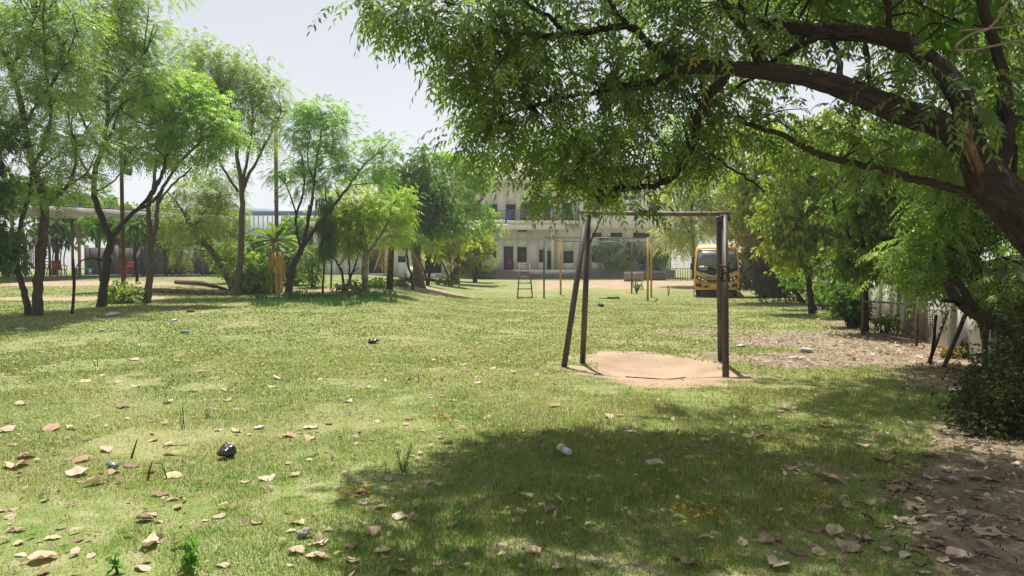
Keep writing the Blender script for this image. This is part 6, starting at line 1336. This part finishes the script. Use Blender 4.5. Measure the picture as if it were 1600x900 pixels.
a, b = G(275, 449), G(357, 455); c = (a+b)/2; zc = float(H(c[0], c[1])); mb = MB(); mb.tube([(a[0], a[1], float(H(a[0], a[1]))+.22), (c[0], c[1], zc+.24), (b[0], b[1]-.3, float(H(b[0], b[1]))+.1)], [.1, .11, .05], 8, rough=.2); o = mb.build('felled_log', mat('red_brown_log', (.09, .05, .038), .9, (.15, .08, .06), 5, bump=.4), loc=a); tag(o, 'reddish dark felled log lying behind the stone kerb', 'log')
# sprigs, seedlings and weeds
def sprig(px, py, h_, label, n=2, wd=.006, col=(.05, .1, .03), leafy=0, name='grass_sprig', cat='weed', group=None, lw=.02, ll=.04):
    g = G(px, py); mb = MB(); hh = h_*g[1]/F
    for k in range(n):
        a = g+np.array([rng.normal(0, .012), rng.normal(0, .012), -.01]); tip = a+np.array([rng.normal(0, .2)*hh, rng.normal(0, .2)*hh, hh*(.75+.3*rng.random())])
        s_ = spline([a, (a+tip)/2+rng.normal(0, .03, 3)*hh, tip], 4); mb.tube(s_, np.linspace(wd, wd*.4, 9), 5, col=col)
        if leafy:
            idx = rng.integers(2, 9, leafy); B = s_[idx]; D = unit(rng.normal(0, 1, (leafy, 3))+np.array([0, 0, .5])); leaves(mb, B, D, rng.normal(0, 1, (leafy, 3)), ll, lw, np.array(col)*1.8, droop=.3)
    o = mb.build(name, LEAF, loc=g); return tag(o, label, cat, group)
sprig(207, 719, 34, 'thick dark green sprig standing left of the two others on the left lawn', 1, .012); sprig(233, 752, 34, 'dark green sprig nearest the crumpled brown leaf on the left lawn', 1, .009); sprig(257, 748, 32, 'thin dark sprig rising beside a broad tan leaf', 1, .006)
sprig(286, 672, 38, 'tall thin branching weed on the left lawn', 3, .004, leafy=8, ll=.02, lw=.006); sprig(325, 655, 20, 'pair of short dark stalks with a white tip on the left lawn', 3, .005); sprig(153, 573, 18, 'pair of short dark stalks far out on the left lawn', 2, .008); sprig(36, 559, 13, 'single short dark stalk on the far left lawn', 1, .009); sprig(653, 599, 14, 'bent dark stalk in the middle of the lawn', 1, .009)
sprig(633, 738, 50, 'feathery green weed standing at the edge of the tree shade', 5, .004, (.05, .12, .03), leafy=26, ll=.025, lw=.008)
sprig(298, 896, 52, 'green leafy seedling at the bottom edge left of the trio of leaves', 4, .006, (.07, .16, .02), leafy=12, ll=.055, lw=.035, name='seedling', cat='seedling'); sprig(182, 898, 36, 'small green leafy seedling at the bottom edge left of the large pale leaf', 2, .005, (.07, .16, .03), leafy=7, ll=.05, lw=.035, name='seedling', cat='seedling')
sprig(898, 870, 40, 'pale dry upright stalk near the bottom centre', 1, .004, (.35, .33, .15)); sprig(1215, 770, 44, 'thin bent pale grass stalk in the shaded grass', 2, .003, (.2, .25, .1))
sprig(995, 459, 26, 'small leafy green weed beside the thin rusty pole', 5, .02, (.06, .12, .03), leafy=20, ll=.16, lw=.05); sprig(1044, 462, 18, 'short dry weed on the far lawn right of the yellow posts', 3, .02, (.12, .13, .05), leafy=8, ll=.1, lw=.03)
# taller dark grass in the tree shade
mb = MB(); n = 2600; px = 400+215*rng.random(n); py = 462+16*rng.random(n)+4*np.sin(px*.05); ok = []
for i in range(0, n, 13):
    g = G(px[i], py[i]); m = 13; q = rng.normal(0, .1, (m, 2)); ok.append(np.stack([g[0]+q[:, 0], g[1]+q[:, 1], H(g[0]+q[:, 0], g[1]+q[:, 1])], 1))
B = np.vstack(ok); n = len(B); D = unit(rng.normal(0, .25, (n, 3))+np.array([0, 0, 1.])); leaves(mb, B, D, rng.normal(0, 1, (n, 3)), .14+.12*rng.random(n), .03, (.06, .15, .045), droop=.1)
o = mb.build('tall_grass', GRASS); tag(o, 'taller dark green grass tufts before the dark forked neem', 'grass', kind='stuff')

# ------------------------------------------------------------------ thin summer haze
hm = bpy.data.materials.new('haze_air'); hm.use_nodes = True; hn = hm.node_tree; hn.nodes.clear()
ho = hn.nodes.new('ShaderNodeOutputMaterial'); hv = hn.nodes.new('ShaderNodeVolumePrincipled'); hv.inputs['Color'].default_value = (.93, .95, 1, 1); hv.inputs['Density'].default_value = .0009; hv.inputs['Anisotropy'].default_value = .2
hn.links.new(hv.outputs[0], ho.inputs['Volume'])
mb = MB(); mb.box((0, 40, 8), (260, 200, 21)); o = mb.build('haze', hm, kind='stuff'); tag(o, 'thin pale summer haze over the whole yard', 'haze')
